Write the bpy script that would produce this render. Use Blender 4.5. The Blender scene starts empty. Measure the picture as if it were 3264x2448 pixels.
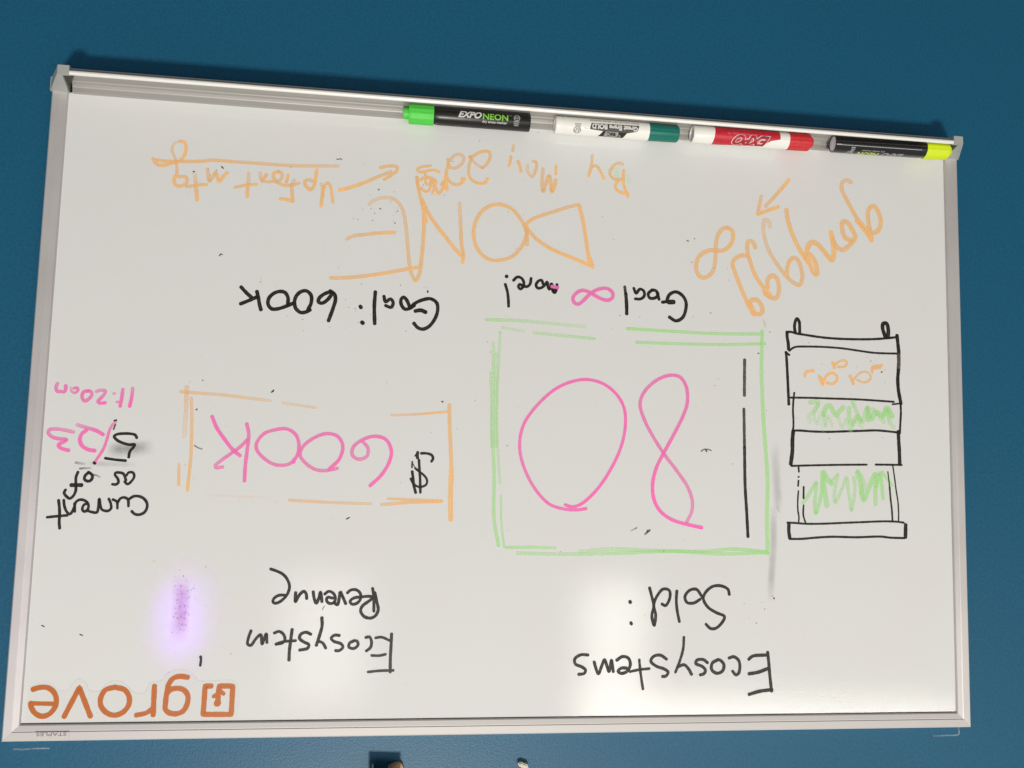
import bpy, bmesh, math, random
from mathutils import Vector, Matrix
R = math.radians
Z0 = 1.15                       # height of the board's lower edge above the floor
sc = bpy.context.scene
col = sc.collection

# ------------------------------------------------------------------ camera
# a phone held upside down in front of the board
cam = bpy.data.objects.new('camera', bpy.data.cameras.new('camera'))
col.objects.link(cam)
rx = Vector((-0.9909617, -0.1318467, -0.0247269)); ry = -Vector((-0.0369679, 0.0912192, 0.9951444)); rz = -Vector((-0.1289510, 0.9870641, -0.0952689))
M = Matrix((rx, ry, rz)).transposed().to_4x4()
M.translation = Vector((0.1253068, -0.8329133, 0.3383460)) + Vector((0, 0, Z0))
cam.matrix_world = M
cam.data.sensor_width = 36; cam.data.lens = 30.5085
cam.data.clip_start = .02; cam.data.clip_end = 50
sc.camera = cam
# ------------------------------------------------------------------ light
w = bpy.data.worlds.new('World'); sc.world = w; w.use_nodes = True
# the room behind the camera: darker floor, paler walls and ceiling
wn = w.node_tree; wt = wn.nodes.new('ShaderNodeTexCoord'); wsep = wn.nodes.new('ShaderNodeSeparateXYZ'); wr = wn.nodes.new('ShaderNodeValToRGB'); wm_ = wn.nodes.new('ShaderNodeMapRange')
wn.links.new(wt.outputs['Generated'], wsep.inputs[0]); wm_.inputs['From Min'].default_value = -.35; wm_.inputs['From Max'].default_value = .65
wn.links.new(wsep.outputs['Z'], wm_.inputs['Value']); wn.links.new(wm_.outputs[0], wr.inputs[0])
wr.color_ramp.elements[0].color = (.055, .055, .058, 1); wr.color_ramp.elements[1].color = (.27, .275, .28, 1)
for pos_, c_ in ((.34, (.13, .13, .135, 1)), (.62, (.60, .59, .57, 1)), (.76, (.50, .50, .50, 1))):
    wr.color_ramp.elements.new(pos_).color = c_
wn.links.new(wr.outputs[0], wn.nodes['Background'].inputs[0]); wn.nodes['Background'].inputs[1].default_value = 1
def area(name, loc, target, sx, sy, power, color, spread=180):
    L = bpy.data.lights.new(name, 'AREA'); L.shape = 'RECTANGLE'; L.size = sx; L.size_y = sy
    L.energy = power; L.color = color; L.spread = R(spread)
    o = bpy.data.objects.new(name, L); col.objects.link(o); o.location = Vector(loc) + Vector((0, 0, Z0))
    d = Vector(target) - Vector(loc)
    o.rotation_euler = d.to_track_quat('-Z', 'Y').to_euler()
    return o
WARM = (1, .95, .865)
area('ceiling_lamp', (.12, -2.95, 2.22), (0, 0, .2), .42, .30, 93, WARM)
area('ceiling_lamp_far', (-1.85, -3.55, 1.66), (-1.3, 0, .6), 2.0, .30, 17, WARM)
area('bright_doorway', (-1.12, -4.0, 1.28), (-1.0, 0, 1.2), .36, .62, 4.2, (1, .97, .90))
area('bright_doorway_2', (.47, -4.0, 1.28), (.47, 0, 1.2), .42, .66, 2.9, (1, .97, .90))
area('grow_lamp', (.875, -2.5, .915), (.875, 0, .915), .036, .25, 1.55, (.34, .03, 1.0))
sc.view_settings.view_transform = 'Standard'; sc.view_settings.look = 'None'
sc.view_settings.exposure = 0; sc.view_settings.gamma = 1
sc.render.engine = 'CYCLES'
sc.cycles.transparent_max_bounces = 24
sc.cycles.max_bounces = 8

# ------------------------------------------------------------------ helpers
def lin(r, g, b):
    f = lambda c: (c/255/12.92) if c/255 <= .04045 else ((c/255+.055)/1.055)**2.4
    return (f(r), f(g), f(b), 1)
def tag(o, label=None, cat=None, group=None, kind=None):
    if label: o['label'] = label
    if cat: o['category'] = cat
    if group: o['group'] = group
    if kind: o['kind'] = kind
    return o
def empty(name, loc, label, cat, group=None, rot=(0, 0, 0)):
    o = bpy.data.objects.new(name, None); col.objects.link(o); o.location = loc; o.rotation_euler = rot
    o.empty_display_size = .02
    return tag(o, label, cat, group)
def obj(name, bm, mat, parent=None, smooth=False, label=None):
    me = bpy.data.meshes.new(name); bm.to_mesh(me); bm.free()
    for m in (mat if isinstance(mat, (list, tuple)) else [mat]): me.materials.append(m)
    if smooth:
        for p in me.polygons: p.use_smooth = True
    o = bpy.data.objects.new(name, me); col.objects.link(o); o.parent = parent
    if label: o['label'] = label
    return o
def box(bm, x0, x1, y0, y1, z0, z1, bev=0):
    vs = [bm.verts.new((x, y, z)) for x in (x0, x1) for y in (y0, y1) for z in (z0, z1)]
    fs = [bm.faces.new([vs[i] for i in q]) for q in ((0,1,3,2),(4,6,7,5),(0,4,5,1),(2,3,7,6),(0,2,6,4),(1,5,7,3))]
    if bev:
        es = {e for f in fs for e in f.edges}
        bmesh.ops.bevel(bm, geom=list(es), offset=bev, segments=2, affect='EDGES', profile=.5)
def extrude_profile(bm, prof, p0, p1, axis, closed=True, cap=True):
    """prof: (a, b) pairs; axis(a, b, end) -> point. Ends may be mitred by axis()."""
    A = [bm.verts.new(axis(a, b, p0)) for a, b in prof]; B = [bm.verts.new(axis(a, b, p1)) for a, b in prof]
    n = len(prof)
    for i in range(n if closed else n-1):
        j = (i+1) % n; bm.faces.new((A[i], A[j], B[j], B[i]))
    if cap and closed:
        bm.faces.new(A[::-1]); bm.faces.new(B)
    bmesh.ops.recalc_face_normals(bm, faces=bm.faces)
def mat(name, color, rough=.5, metal=0, spec=.5, coat=0, bump=None, vary=None, aniso=0):
    m = bpy.data.materials.new(name); m.use_nodes = True; nt = m.node_tree; b = nt.nodes['Principled BSDF']
    b.inputs['Base Color'].default_value = color; b.inputs['Roughness'].default_value = rough
    b.inputs['Metallic'].default_value = metal; b.inputs['Specular IOR Level'].default_value = spec
    b.inputs['Coat Weight'].default_value = coat; b.inputs['Coat Roughness'].default_value = .05
    tc = nt.nodes.new('ShaderNodeTexCoord')
    if bump:
        sclx, strength, dist = bump
        n = nt.nodes.new('ShaderNodeTexNoise'); n.inputs['Scale'].default_value = 1; n.inputs['Detail'].default_value = 3
        mp = nt.nodes.new('ShaderNodeMapping'); mp.inputs['Scale'].default_value = sclx if isinstance(sclx, tuple) else (sclx,)*3
        nt.links.new(tc.outputs['Object'], mp.inputs[0]); nt.links.new(mp.outputs[0], n.inputs['Vector'])
        bp = nt.nodes.new('ShaderNodeBump'); bp.inputs['Strength'].default_value = strength; bp.inputs['Distance'].default_value = dist
        nt.links.new(n.outputs['Fac'], bp.inputs['Height']); nt.links.new(bp.outputs[0], b.inputs['Normal'])
    if vary:
        sclx, amt, c2 = vary
        n = nt.nodes.new('ShaderNodeTexNoise'); n.inputs['Scale'].default_value = 1; n.inputs['Detail'].default_value = 4
        mp = nt.nodes.new('ShaderNodeMapping'); mp.inputs['Scale'].default_value = sclx if isinstance(sclx, tuple) else (sclx,)*3
        nt.links.new(tc.outputs['Object'], mp.inputs[0]); nt.links.new(mp.outputs[0], n.inputs['Vector'])
        r = nt.nodes.new('ShaderNodeMapRange'); r.inputs['From Min'].default_value = .35; r.inputs['From Max'].default_value = .65
        r.inputs['To Max'].default_value = amt
        nt.links.new(n.outputs['Fac'], r.inputs['Value'])
        mx = nt.nodes.new('ShaderNodeMix'); mx.data_type = 'RGBA'; mx.inputs[6].default_value = color; mx.inputs[7].default_value = c2
        nt.links.new(r.outputs[0], mx.inputs[0]); nt.links.new(mx.outputs[2], b.inputs['Base Color'])
    return m
def ink_mat(name, color, deep, rough=.45, grain=.25, gscale=900):
    """ink whose cover of the board is the vertex attribute 'cov' (over 1 = pooled, deeper ink)"""
    m = bpy.data.materials.new(name); m.use_nodes = True; nt = m.node_tree; N = nt.nodes; Lk = nt.links
    b = N['Principled BSDF']; out = N['Material Output']
    b.inputs['Roughness'].default_value = rough; b.inputs['Specular IOR Level'].default_value = .35
    at = N.new('ShaderNodeAttribute'); at.attribute_name = 'cov'
    tc = N.new('ShaderNodeTexCoord'); no = N.new('ShaderNodeTexNoise'); no.inputs['Scale'].default_value = gscale; no.inputs['Detail'].default_value = 2
    Lk.new(tc.outputs['Object'], no.inputs['Vector'])
    g = N.new('ShaderNodeMapRange'); g.inputs['From Min'].default_value = .3; g.inputs['From Max'].default_value = .7
    g.inputs['To Min'].default_value = 1-grain; g.inputs['To Max'].default_value = 1+grain
    Lk.new(no.outputs['Fac'], g.inputs['Value'])
    mu = N.new('ShaderNodeMath'); mu.operation = 'MULTIPLY'; mu.use_clamp = True
    Lk.new(at.outputs['Fac'], mu.inputs[0]); Lk.new(g.outputs[0], mu.inputs[1])
    dp = N.new('ShaderNodeMapRange'); dp.inputs['From Min'].default_value = .8; dp.inputs['From Max'].default_value = 1.2
    Lk.new(at.outputs['Fac'], dp.inputs['Value'])
    mx = N.new('ShaderNodeMix'); mx.data_type = 'RGBA'; mx.inputs[6].default_value = color; mx.inputs[7].default_value = deep
    Lk.new(dp.outputs[0], mx.inputs[0]); Lk.new(mx.outputs[2], b.inputs['Base Color'])
    tr = N.new('ShaderNodeBsdfTransparent'); ms = N.new('ShaderNodeMixShader')
    Lk.new(mu.outputs[0], ms.inputs[0]); Lk.new(tr.outputs[0], ms.inputs[1]); Lk.new(b.outputs[0], ms.inputs[2])
    Lk.new(ms.outputs[0], out.inputs['Surface'])
    return m

# ------------------------------------------------------------------ materials
M_wall = mat('blue_wall_paint', (.0095, .088, .160, 1), .40, spec=.28, bump=(600, .30, .0005), vary=((420, 420, 420), 1, (.012, .110, .206, 1)))
M_board = mat('white_board_enamel', (.720, .738, .720, 1), .035, spec=.5, bump=((660, 660, 660), .092, .0005), vary=((9, 9, 14), .6, (.735, .724, .712, 1)))
M_alu = mat('satin_aluminium', (.60, .58, .555, 1), .5, metal=.15, bump=((60, 1500, 1500), .10, .0002), vary=((14, 14, 14), .6, (.60, .58, .57, 1)))
M_aluz = mat('satin_aluminium_upright', (.64, .62, .60, 1), .42, metal=.38, bump=((1500, 1500, 60), .10, .0002), vary=((20, 20, 9), .6, (.50, .48, .47, 1)))
M_lip = mat('lip_painted_highlight', (.95, .94, .88, 1), .38, metal=.15, bump=((60, 1500, 1500), .10, .0002))  # the lip's highlight is put into this paler base colour
M_recess_shade = mat('recess_shade_paint', (.055, .052, .042, 1), .8)  # near-black colour painted for the shade in the hollow end cap
M_tray = mat('tray_aluminium', (.40, .39, .365, 1), .42, metal=.3, bump=((60, 1500, 1500), .10, .0002))
M_capgrey = mat('grey_plastic', (.40, .41, .385, 1), .45, bump=(900, .15, .0003), vary=(120, .5, (.34, .35, .34, 1)))
M_rail_shadow = mat('rail_shadow_paint', (.10, .085, .075, 1), .7)  # dark colour painted for the top rail's shadow on the board
INK = {
 'k': ink_mat('black_ink', (.020, .018, .012, 1), (.008, .007, .005, 1), .35, .10, 500),
 'g': ink_mat('worn_black_ink', (.075, .070, .055, 1), (.03, .028, .02, 1), .5, .22, 700),
 'o': ink_mat('neon_orange_ink', (1.0, .61, .27, 1), (1.0, .50, .17, 1), .6, .12, 700),
 'p': ink_mat('neon_pink_ink', (1.0, .21, .56, 1), (1.0, .12, .44, 1), .6, .10, 700),
 'n': ink_mat('neon_green_ink', (.50, .90, .37, 1), (.44, .88, .31, 1), .6, .2, 500),
 'L': ink_mat('orange_print', (.56, .155, .022, 1), (.56, .155, .022, 1), .35, .0),
 'F': ink_mat('film_edge', (.35, .36, .36, 1), (.35, .36, .36, 1), .2, .2),
 'v': ink_mat('violet_reflection_tint', (.84, .44, 1.0, 1), (.84, .44, 1.0, 1), .3, .10, 300),  # violet of the grow lamp's reflection, painted as a soft tint
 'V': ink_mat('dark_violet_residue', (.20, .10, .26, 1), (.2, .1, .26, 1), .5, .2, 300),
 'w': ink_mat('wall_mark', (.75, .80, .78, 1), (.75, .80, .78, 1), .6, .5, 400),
}

# ------------------------------------------------------------------ wall
bm = bmesh.new()
WY = .012
bmesh.ops.create_grid(bm, x_segments=1, y_segments=1, size=.5)
for v in bm.verts: v.co = Vector((v.co.x*16, WY, v.co.y*3.6 + 1.8))
for f in bm.faces:
    if f.normal.y > 0: f.normal_flip()
wall = obj('wall', bm, M_wall); tag(wall, kind='structure')

WRITING=[
["handwritten_word","orange underlined word mtg",[["o",29.9,0.8,1.1,1,[3632,574,3615,606,3572,633,3531,633,3486,619,3441,599,3400,585,3371,555,3348,515,3338,464,3343,420,3360,393,3392,386]],["o",26.7,0.25,0.8,1,[3392,386,3427,398,3456,428,3464,468,3457,506,3434,548,3418,592,3411,646,3406,701]],["o",31.9,1,0.85,1,[3406,707,3422,735,3428,774,3418,807,3389,824,3346,813,3316,789,3311,755,3325,731,3356,728,3387,733]],["o",31.3,0.95,0.45,1,[3624,584,3503,591,3349,581,3169,565,3091,549,3013,549,2935,551,2803,550,2560,552,2300,548,2086,535,1914,522]],["o",35.2,0.25,1.15,1,[3245,690,3239,734,3231,788,3223,843,3215,897,3209,947]],["o",29.9,0.7,1.15,1,[3314,822,3268,816,3207,800,3130,791]],["o",32.2,0.6,1.05,1,[3131,640,3122,692,3108,758,3082,717,3054,668,3038,709,3018,752,2984,705,2950,662]]]],
["handwritten_word","orange word Upfront",[["o",32.4,0.35,1.05,1,[2751,650,2748,711,2752,778,2754,833,2753,883]],["o",28.1,0.6,1.1,1,[2871,801,2817,785,2740,766,2672,758]],["o",32.5,0.4,0.9,1,[2643,642,2638,686,2626,719,2606,690,2584,655]],["o",28.3,0.6,0.8,1,[2625,724,2573,726,2515,720,2472,731,2429,747,2381,750,2339,738,2307,732,2276,717]],["o",31.5,0.9,0.6,1,[2472,619,2509,630,2523,662,2511,694,2483,715,2452,696,2438,661,2445,634,2472,619]],["o",30.5,1,0.7,1,[2385,646,2389,680,2397,720]],["o",33.8,0.4,0.9,1,[2320,692,2342,727,2342,778,2337,833,2327,900]],["o",31.5,0.9,1.0,1,[2327,902,2363,891,2401,885,2446,885]],["o",32.8,1.1,0.6,1,[2119,574,2122,634,2129,702,2143,753,2169,777,2199,757,2225,719,2218,691,2187,680,2154,689]],["o",32.9,1.05,0.5,1,[2060,930,2057,871,2052,814,2055,747,2067,714]],["o",27.5,0.8,1.05,1,[2048,842,2046,774,2029,723,2006,696,1983,725,1967,792,1957,842,1951,889]]]],
["drawn_arrow","orange arrow beside the word Upfront",[["o",33.2,1.2,0.6,1,[1893,760,1823,741,1747,710,1650,666,1539,607,1469,573,1406,546]],["o",31.3,0.8,0.9,1,[1511,511,1430,489,1353,492,1353,529,1404,578,1474,628]]]],
["handwritten_word","large orange letter E of DONE",[["o",34.7,0.35,0.8,1,[1603,883,1572,852,1523,823,1460,808,1396,807,1338,837,1293,893,1266,965,1243,1088,1224,1233,1209,1364,1194,1465,1174,1544,1132,1611,1099,1547,1085,1444]],["o",36.2,0.8,1,1,[1085,1444,1076,1298,1070,1151,1070,1033,1074,915]],["o",32.9,0.5,1.15,1,[1802,1240,1754,1210,1664,1190,1559,1172,1454,1156,1352,1146]],["o",34.2,0.7,1.15,1,[1939,1627,1856,1624,1717,1608,1578,1584,1439,1555,1299,1522,1193,1496,1109,1479]]]],
["handwritten_word","large orange letter N of DONE",[["o",32.0,0.6,1.1,1,[1154,580,1149,639,1132,712,1107,807,1086,887,1066,959,1049,1028]],["o",36.4,0.9,1,1,[1096,806,1065,871,1019,956,936,1069,846,1174,757,1279,690,1342]],["o",33.6,0.4,1.15,1,[731,812,720,945,708,1092,696,1239,675,1333,684,1407]]]],
["handwritten_word","large orange letter O of DONE",[["o",34.9,1,0.85,1,[328,799,418,818,506,883,565,990,582,1117,546,1251,471,1337,380,1369,291,1359,190,1316,102,1214,54,1085,55,1039]],["o",35.4,1,0.6,1,[328,799,225,831,144,906,85,995,54,1085,48,1193]]]],
["handwritten_word","large orange letter D of DONE",[["o",33.4,0.9,0.7,1,[62,982,7,932,-84,889,-198,844,-346,788,-461,751]],["o",37.0,0.95,1.15,1,[-467,757,-492,843,-523,980,-549,1129,-568,1244,-616,1374]],["o",36.7,0.95,1.15,1,[73,994,15,1071,-67,1146,-205,1224,-379,1289,-518,1339,-620,1377]],["o",39.2,1.1,1.1,1,[-574,1278,-593,1352]]]],
["handwritten_word","orange word By",[["o",29.3,0.5,0.95,1,[-593,230,-592,282,-584,356,-560,448]],["o",29.4,0.7,1.1,1,[-595,348,-638,341,-676,386,-717,464]],["o",30.9,0.5,1,1,[-913,305,-872,293,-829,313,-789,364,-779,409,-801,448,-845,467,-889,466,-919,450]],["o",29.5,0.95,1.15,1,[-923,362,-917,406,-919,480,-931,545,-954,603,-971,638]],["o",29.4,0.9,1.15,1,[-875,472,-846,507,-835,545,-862,580,-913,602,-971,605]]]],
["handwritten_word","orange word May",[["o",31.7,0.3,0.7,1,[207,187,216,246]],["o",28.8,0.9,1.1,1,[232,305,238,357,248,401]],["o",31.7,0.7,1.05,1,[162,351,141,393,127,452]],["o",30.3,0.3,0.9,1,[63,380,65,431,46,474,16,497,-14,448,-27,381,-19,342,6,340]],["o",36.2,0.5,1,1,[-92,409,-90,479,-88,566,-99,642,-121,579,-144,497,-158,474,-174,546,-187,640,-214,580,-224,513]],["o",27.6,1,0.9,1,[-225,369,-225,455]]]],
["handwritten_word","orange number 22 beside a scribble",[["o",30.3,0.9,0.8,1,[640,349,605,326,556,292,493,271,452,275,440,307,450,359,480,412,515,442]],["o",27.4,0.5,0.5,1,[515,442,552,426,589,397,621,367,643,331]],["o",29.1,0.7,1.1,1,[626,358,643,410,650,461,646,516,625,565,579,592,529,603,484,593,458,547]],["o",31.9,0.6,0.6,1,[841,392,806,348,762,321,722,328,703,359,715,410,749,445,794,467,839,456,853,420,859,379]],["o",29.9,0.8,1.15,1,[853,429,862,481,870,523,862,559,829,607,793,628,757,630,717,613,690,568]],["o",31.8,1.1,1.1,1,[714,567,687,565,709,594]],["o",27.0,0.7,1.1,1,[1026,458,1070,466,1119,476,1153,501,1139,526,1090,524,1038,507,984,500,939,516]],["o",25.2,0.9,0.9,1,[1077,533,1074,560]],["o",29.6,0.6,1,1,[1155,584,1147,620,1143,670,1128,724]],["o",28.8,0.9,1.1,1,[1118,609,1088,584,1053,572,1008,587,972,608,975,658,955,707,935,731,903,686,882,629,869,569,872,518]],["o",27.0,0.9,0.9,1,[1070,587,1071,619,1059,646,1033,644,1016,620,1026,589,1048,581]],["o",26.1,0.85,1,1,[1111,686,1093,707,1061,721,1031,703,1019,661,1012,615]],["o",40.6,1,1,1,[1001,605,980,636,981,668]],["o",24.3,1,1.1,1,[974,672,987,700,1001,738]],["o",28.9,1.05,1.2,1,[876,555,869,610,859,660,856,691]],["o",22.6,0.9,1,1,[917,645,892,607,899,662,881,679]]]],
["drawn_symbol","orange infinity symbol between GONG letters and arrow",[["o",41.4,0.7,0.9,1,[-2020,892,-1967,908,-1919,973,-1898,1057,-1891,1150,-1888,1253,-1867,1347,-1820,1406,-1758,1427,-1705,1392,-1686,1316,-1710,1222,-1767,1168,-1841,1138,-1914,1141,-1988,1126,-2051,1068,-2078,994,-2067,922,-2020,892]]]],
["drawn_arrow","orange arrow pointing at the slanted word",[["o",36.3,1.1,0.6,1,[-2686,341,-2599,448,-2512,549,-2425,644]],["o",36.1,0.5,0.9,1,[-2383,536,-2366,611,-2345,717]],["o",36.1,0.9,1.1,1,[-2339,730,-2425,696,-2565,640]]]],
["handwritten_word","slanted orange word gonggg",[["o",41.8,0.8,1.1,1,[-2226,1170,-2157,1178,-2094,1216,-2073,1264,-2099,1355,-2147,1476,-2200,1596,-2242,1686,-2300,1781]],["o",46.0,0.9,0.9,1,[-2242,1666,-2284,1628,-2337,1630,-2379,1680,-2390,1741,-2369,1770,-2310,1770]],["o",58.3,1,1,1,[-2258,1686,-2294,1756]],["o",42.0,0.7,1,1,[-2317,1084,-2290,1028,-2248,1017,-2230,1058,-2237,1151,-2264,1243,-2306,1354,-2369,1454,-2433,1533,-2470,1588]],["o",44.2,0.9,0.8,1,[-2449,1491,-2449,1408,-2492,1365,-2540,1383,-2567,1454,-2566,1536,-2539,1594,-2486,1597,-2422,1559]],["o",62.9,1,1,1,[-2417,1529,-2465,1572]],["o",42.3,0.35,0.95,1,[-2476,856,-2457,794,-2419,788,-2403,850,-2416,974,-2456,1097,-2530,1217,-2616,1327,-2701,1410,-2787,1447,-2820,1388,-2810,1275,-2778,1193,-2735,1164,-2681,1209,-2659,1283,-2653,1366]],["o",44.7,0.8,1.1,1,[-2654,661,-2667,760,-2704,883,-2758,1006,-2822,1117,-2886,1208]],["o",51.4,0.9,1.1,1,[-2865,1167,-2887,1040,-2931,990,-2996,1013,-3072,1092,-3149,1167,-3172,1076,-3160,972,-3142,873]],["o",46.9,0.9,1.0,1,[-2849,1147,-2903,1123,-2946,1163,-2978,1244,-2980,1328,-2945,1309,-2907,1227,-2886,1166]],["o",47.7,0.9,0.9,1,[-3150,930,-3193,1012,-3258,1052,-3324,1015,-3380,959,-3408,904,-3371,822,-3317,751,-3273,753,-3266,839,-3298,921,-3369,949]],["o",43.5,0.5,1.1,1,[-3372,321,-3322,305,-3272,333,-3266,403,-3320,517,-3384,630,-3449,732,-3525,823,-3590,936]],["o",45.9,0.9,0.9,1,[-3580,862,-3560,746,-3556,629,-3585,574,-3629,566,-3673,632,-3696,727,-3670,814,-3614,849,-3548,821]],["o",60.9,0.9,1.1,1,[-3433,727,-3515,813,-3585,904]]]],
["handwritten_word","black amount 600K after the word Goal",[["k",31.6,1.0,1.0,1,[2763,1757,2715,1807,2663,1852]],["k",31.5,1.0,1.0,1,[2759,1918,2693,1887,2613,1845]],["k",31.6,1.0,1.0,1,[2616,1792,2598,1858,2586,1915,2570,1966]],["k",31.7,1.0,1.0,1,[2326,1902,2328,1835,2359,1789,2406,1782,2460,1803,2503,1853,2507,1911,2471,1952,2416,1949,2344,1922,2277,1888]],["k",31.9,1.0,1.0,1,[2136,1940,2111,1881,2114,1805,2158,1764,2204,1771,2248,1812,2265,1870,2251,1936,2203,1974,2158,1968,2117,1944]],["k",32.0,1.0,1.0,1,[1926,1757,1990,1784,2039,1830,2042,1864,2009,1875,1960,1840,1916,1776]],["k",32.2,1.0,1.0,1,[1940,1753,1897,1780,1885,1832,1901,1909,1941,2041]]]],
["handwritten_word","black word Goal left of the other Goal line",[["k",34.2,1.0,1.0,1,[1649,1888,1641,1899]],["k",34.1,1.0,1.0,1,[1628,2040,1616,2050]],["k",32.4,1.0,1.0,1,[1512,1740,1516,1881,1506,2049]],["k",28.7,1.0,1.0,1,[1429,1778,1411,1832,1365,1801,1338,1838,1357,1883,1410,1868]],["k",30.7,1.0,1.0,1,[1135,1853,1177,1884,1224,1894,1259,1854,1264,1801,1240,1778,1208,1808,1182,1865]],["k",30.9,1.0,1.0,1,[1177,1879,1122,1828,1056,1795,980,1781,921,1818,909,1890,935,1979,990,2054,1046,2081,1094,2069,1134,2027]],["k",34.7,1.0,1.0,1,[1124,1908,1071,1898,1023,1915]]]],
["handwritten_word","black word more with an exclamation mark",[["k",31.7,1.0,1.0,1,[248,1519,242,1522]],["k",26.0,1.0,1.0,1,[256,1599,233,1674,222,1748,218,1818]],["k",26.1,1.0,1.0,1,[176,1557,140,1522,102,1527,75,1563,74,1605,104,1640,126,1617,115,1593,82,1606,44,1613,12,1588,1,1526]],["k",26.3,1.0,1.0,1,[-119,1576,-104,1540,-71,1551,-49,1594,-68,1621,-105,1615,-142,1580,-160,1555,-171,1611,-185,1629,-208,1576,-220,1646,-238,1659,-257,1611,-259,1574]],["k",37.6,1.0,1.0,1,[-203,1577,-228,1646]]]],
["handwritten_word","black word Goal beside the pink infinity symbol",[["k",26.7,0.8,0.9,1,[-947,1561,-957,1632]],["k",32.4,1.0,1.0,1,[-959,1632,-968,1736,-971,1835]],["k",26.9,1.0,1.0,1,[-1040,1571,-1065,1622,-1103,1577,-1142,1594,-1150,1641,-1114,1676,-1056,1679]],["k",28.8,1.0,1.0,1,[-1229,1580,-1190,1620,-1205,1662,-1259,1660,-1292,1625,-1268,1586,-1229,1580]],["k",28.9,1.0,1.0,1,[-1282,1606,-1302,1672]],["k",28.9,1.0,1.0,1,[-1336,1699,-1385,1691]],["k",44.4,1.0,1.0,1,[-1404,1695,-1453,1691]],["k",31.0,1.0,1.0,1,[-1385,1672,-1409,1619,-1472,1587,-1535,1612,-1580,1677,-1580,1763,-1547,1846,-1479,1882,-1410,1847]]]],
["drawn_symbol","small pink infinity symbol in the Goal line",[["p",34.1,0.9,0.95,1,[-615,1650,-558,1626,-511,1622,-454,1653,-422,1702,-437,1748,-475,1762,-522,1730,-573,1675,-625,1630,-691,1598,-767,1590,-820,1625,-824,1677,-778,1707,-711,1697,-654,1671,-615,1650]],["p",32.0,0.9,0.9,1,[-208,1597,-269,1606]]]],
["handwritten_word","pink time 11:20am",[["p",29.5,0.5,0.9,1,[4329,2729,4339,2768,4324,2802,4296,2801,4270,2806,4256,2781,4258,2746]],["p",24.3,0.3,0.9,1,[4211,2763,4204,2795,4177,2811,4150,2788,4155,2764,4185,2768]],["p",29.6,0.9,0.7,1,[4060,2788,4096,2797,4111,2830,4101,2868,4080,2881,4050,2861,4028,2827,4034,2795,4060,2788]],["p",28.7,0.5,1.05,1,[3990,2791,3952,2778,3913,2782,3919,2813,3948,2852,3969,2880,3955,2896,3906,2891]],["p",26.6,0.4,0.4,1,[3838,2804,3830,2805]],["p",24.5,0.5,0.5,1,[3806,2881,3795,2879]],["p",29.9,0.7,1.15,1,[3761,2763,3765,2834,3775,2920]],["p",29.9,0.5,1.15,1,[3676,2749,3679,2831,3692,2917]]]],
["handwritten_word","pink day 23 of the date",[["p",31.4,0.45,1.05,1,[4160,3167,4215,3156,4266,3147,4322,3143,4368,3153,4376,3180,4343,3214,4286,3230,4214,3237,4248,3262,4282,3285,4270,3308,4233,3324,4192,3333]],["p",32.7,0.4,0.95,1,[4134,3100,4084,3114,4032,3129,3964,3149,3905,3182]],["p",32.6,0.9,1.05,1,[4051,3146,4090,3182,4102,3236,4078,3290,4024,3321,3967,3330]],["p",25.4,0.5,1.05,1,[3804,3061,3838,3104,3857,3159,3871,3230,3892,3306,3928,3377,3960,3432]]]],
["handwritten_word","black digit 5 of the date with an underline",[["k",23.3,1.0,1.0,1,[3611,3203,3626,3177,3668,3167,3725,3167,3787,3176,3809,3196,3783,3227,3730,3253,3672,3267,3625,3264,3639,3294,3663,3327,3670,3381]],["k",22.2,1.0,1.0,1,[3873,3395,3787,3406,3694,3413]],["k",23.1,1.0,1.0,1,[3968,3438,3957,3444]],["k",13.8,1.0,1.0,1,[3818,3052,3798,3046]],["g",12.7,1.0,1.0,1,[3805,3087,3818,3131]]]],
["handwritten_word","black words as of",[["k",22.1,1.0,1.0,1,[3796,3628,3767,3630,3745,3613,3753,3576,3778,3544,3774,3525,3738,3522,3707,3532,3680,3590]],["k",21.1,1.0,1.0,1,[3680,3547,3661,3519,3625,3519,3611,3551,3626,3589,3665,3625,3692,3601]],["k",24.1,1.0,1.0,1,[4005,3525,4034,3555,4039,3588,4010,3606,3983,3597,3971,3559,3989,3536,4010,3525]],["k",22.9,1.0,1.0,1,[4098,3525,4112,3573,4108,3643,4106,3691,4123,3739,4152,3764,4187,3740,4204,3714,4193,3687]],["k",32.4,1.0,1.0,1,[4148,3644,4059,3642]]]],
["handwritten_word","black word current",[["k",23.8,1.0,1.0,1,[4246,3781,4235,3842,4228,3911,4227,3974,4219,4030]],["k",21.7,1.0,1.0,1,[4332,3934,4262,3925,4162,3914]],["k",21.9,1.0,1.0,1,[4202,3778,4193,3831,4169,3883,4142,3903,4119,3872,4105,3824,4099,3797,4070,3774,4029,3777,3997,3800,3987,3832,3997,3867,4022,3878,4039,3855,4026,3817,3999,3806]],["k",21.8,1.0,1.0,1,[4108,3808,4101,3880]],["k",21.9,1.0,1.0,1,[4003,3867,3961,3880,3912,3883,3903,3831,3900,3761,3886,3820,3871,3857,3819,3869,3793,3845,3800,3797,3818,3760]],["k",21.0,1.0,1.0,1,[3783,3765,3747,3785,3738,3844]],["k",22.1,1.0,1.0,1,[3741,3796,3718,3755,3688,3745,3653,3762,3644,3823]],["k",23.2,1.0,1.0,1,[3638,3756,3606,3734,3560,3732,3517,3751,3486,3791,3483,3834,3504,3877,3549,3898,3586,3892,3613,3868]]]],
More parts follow.
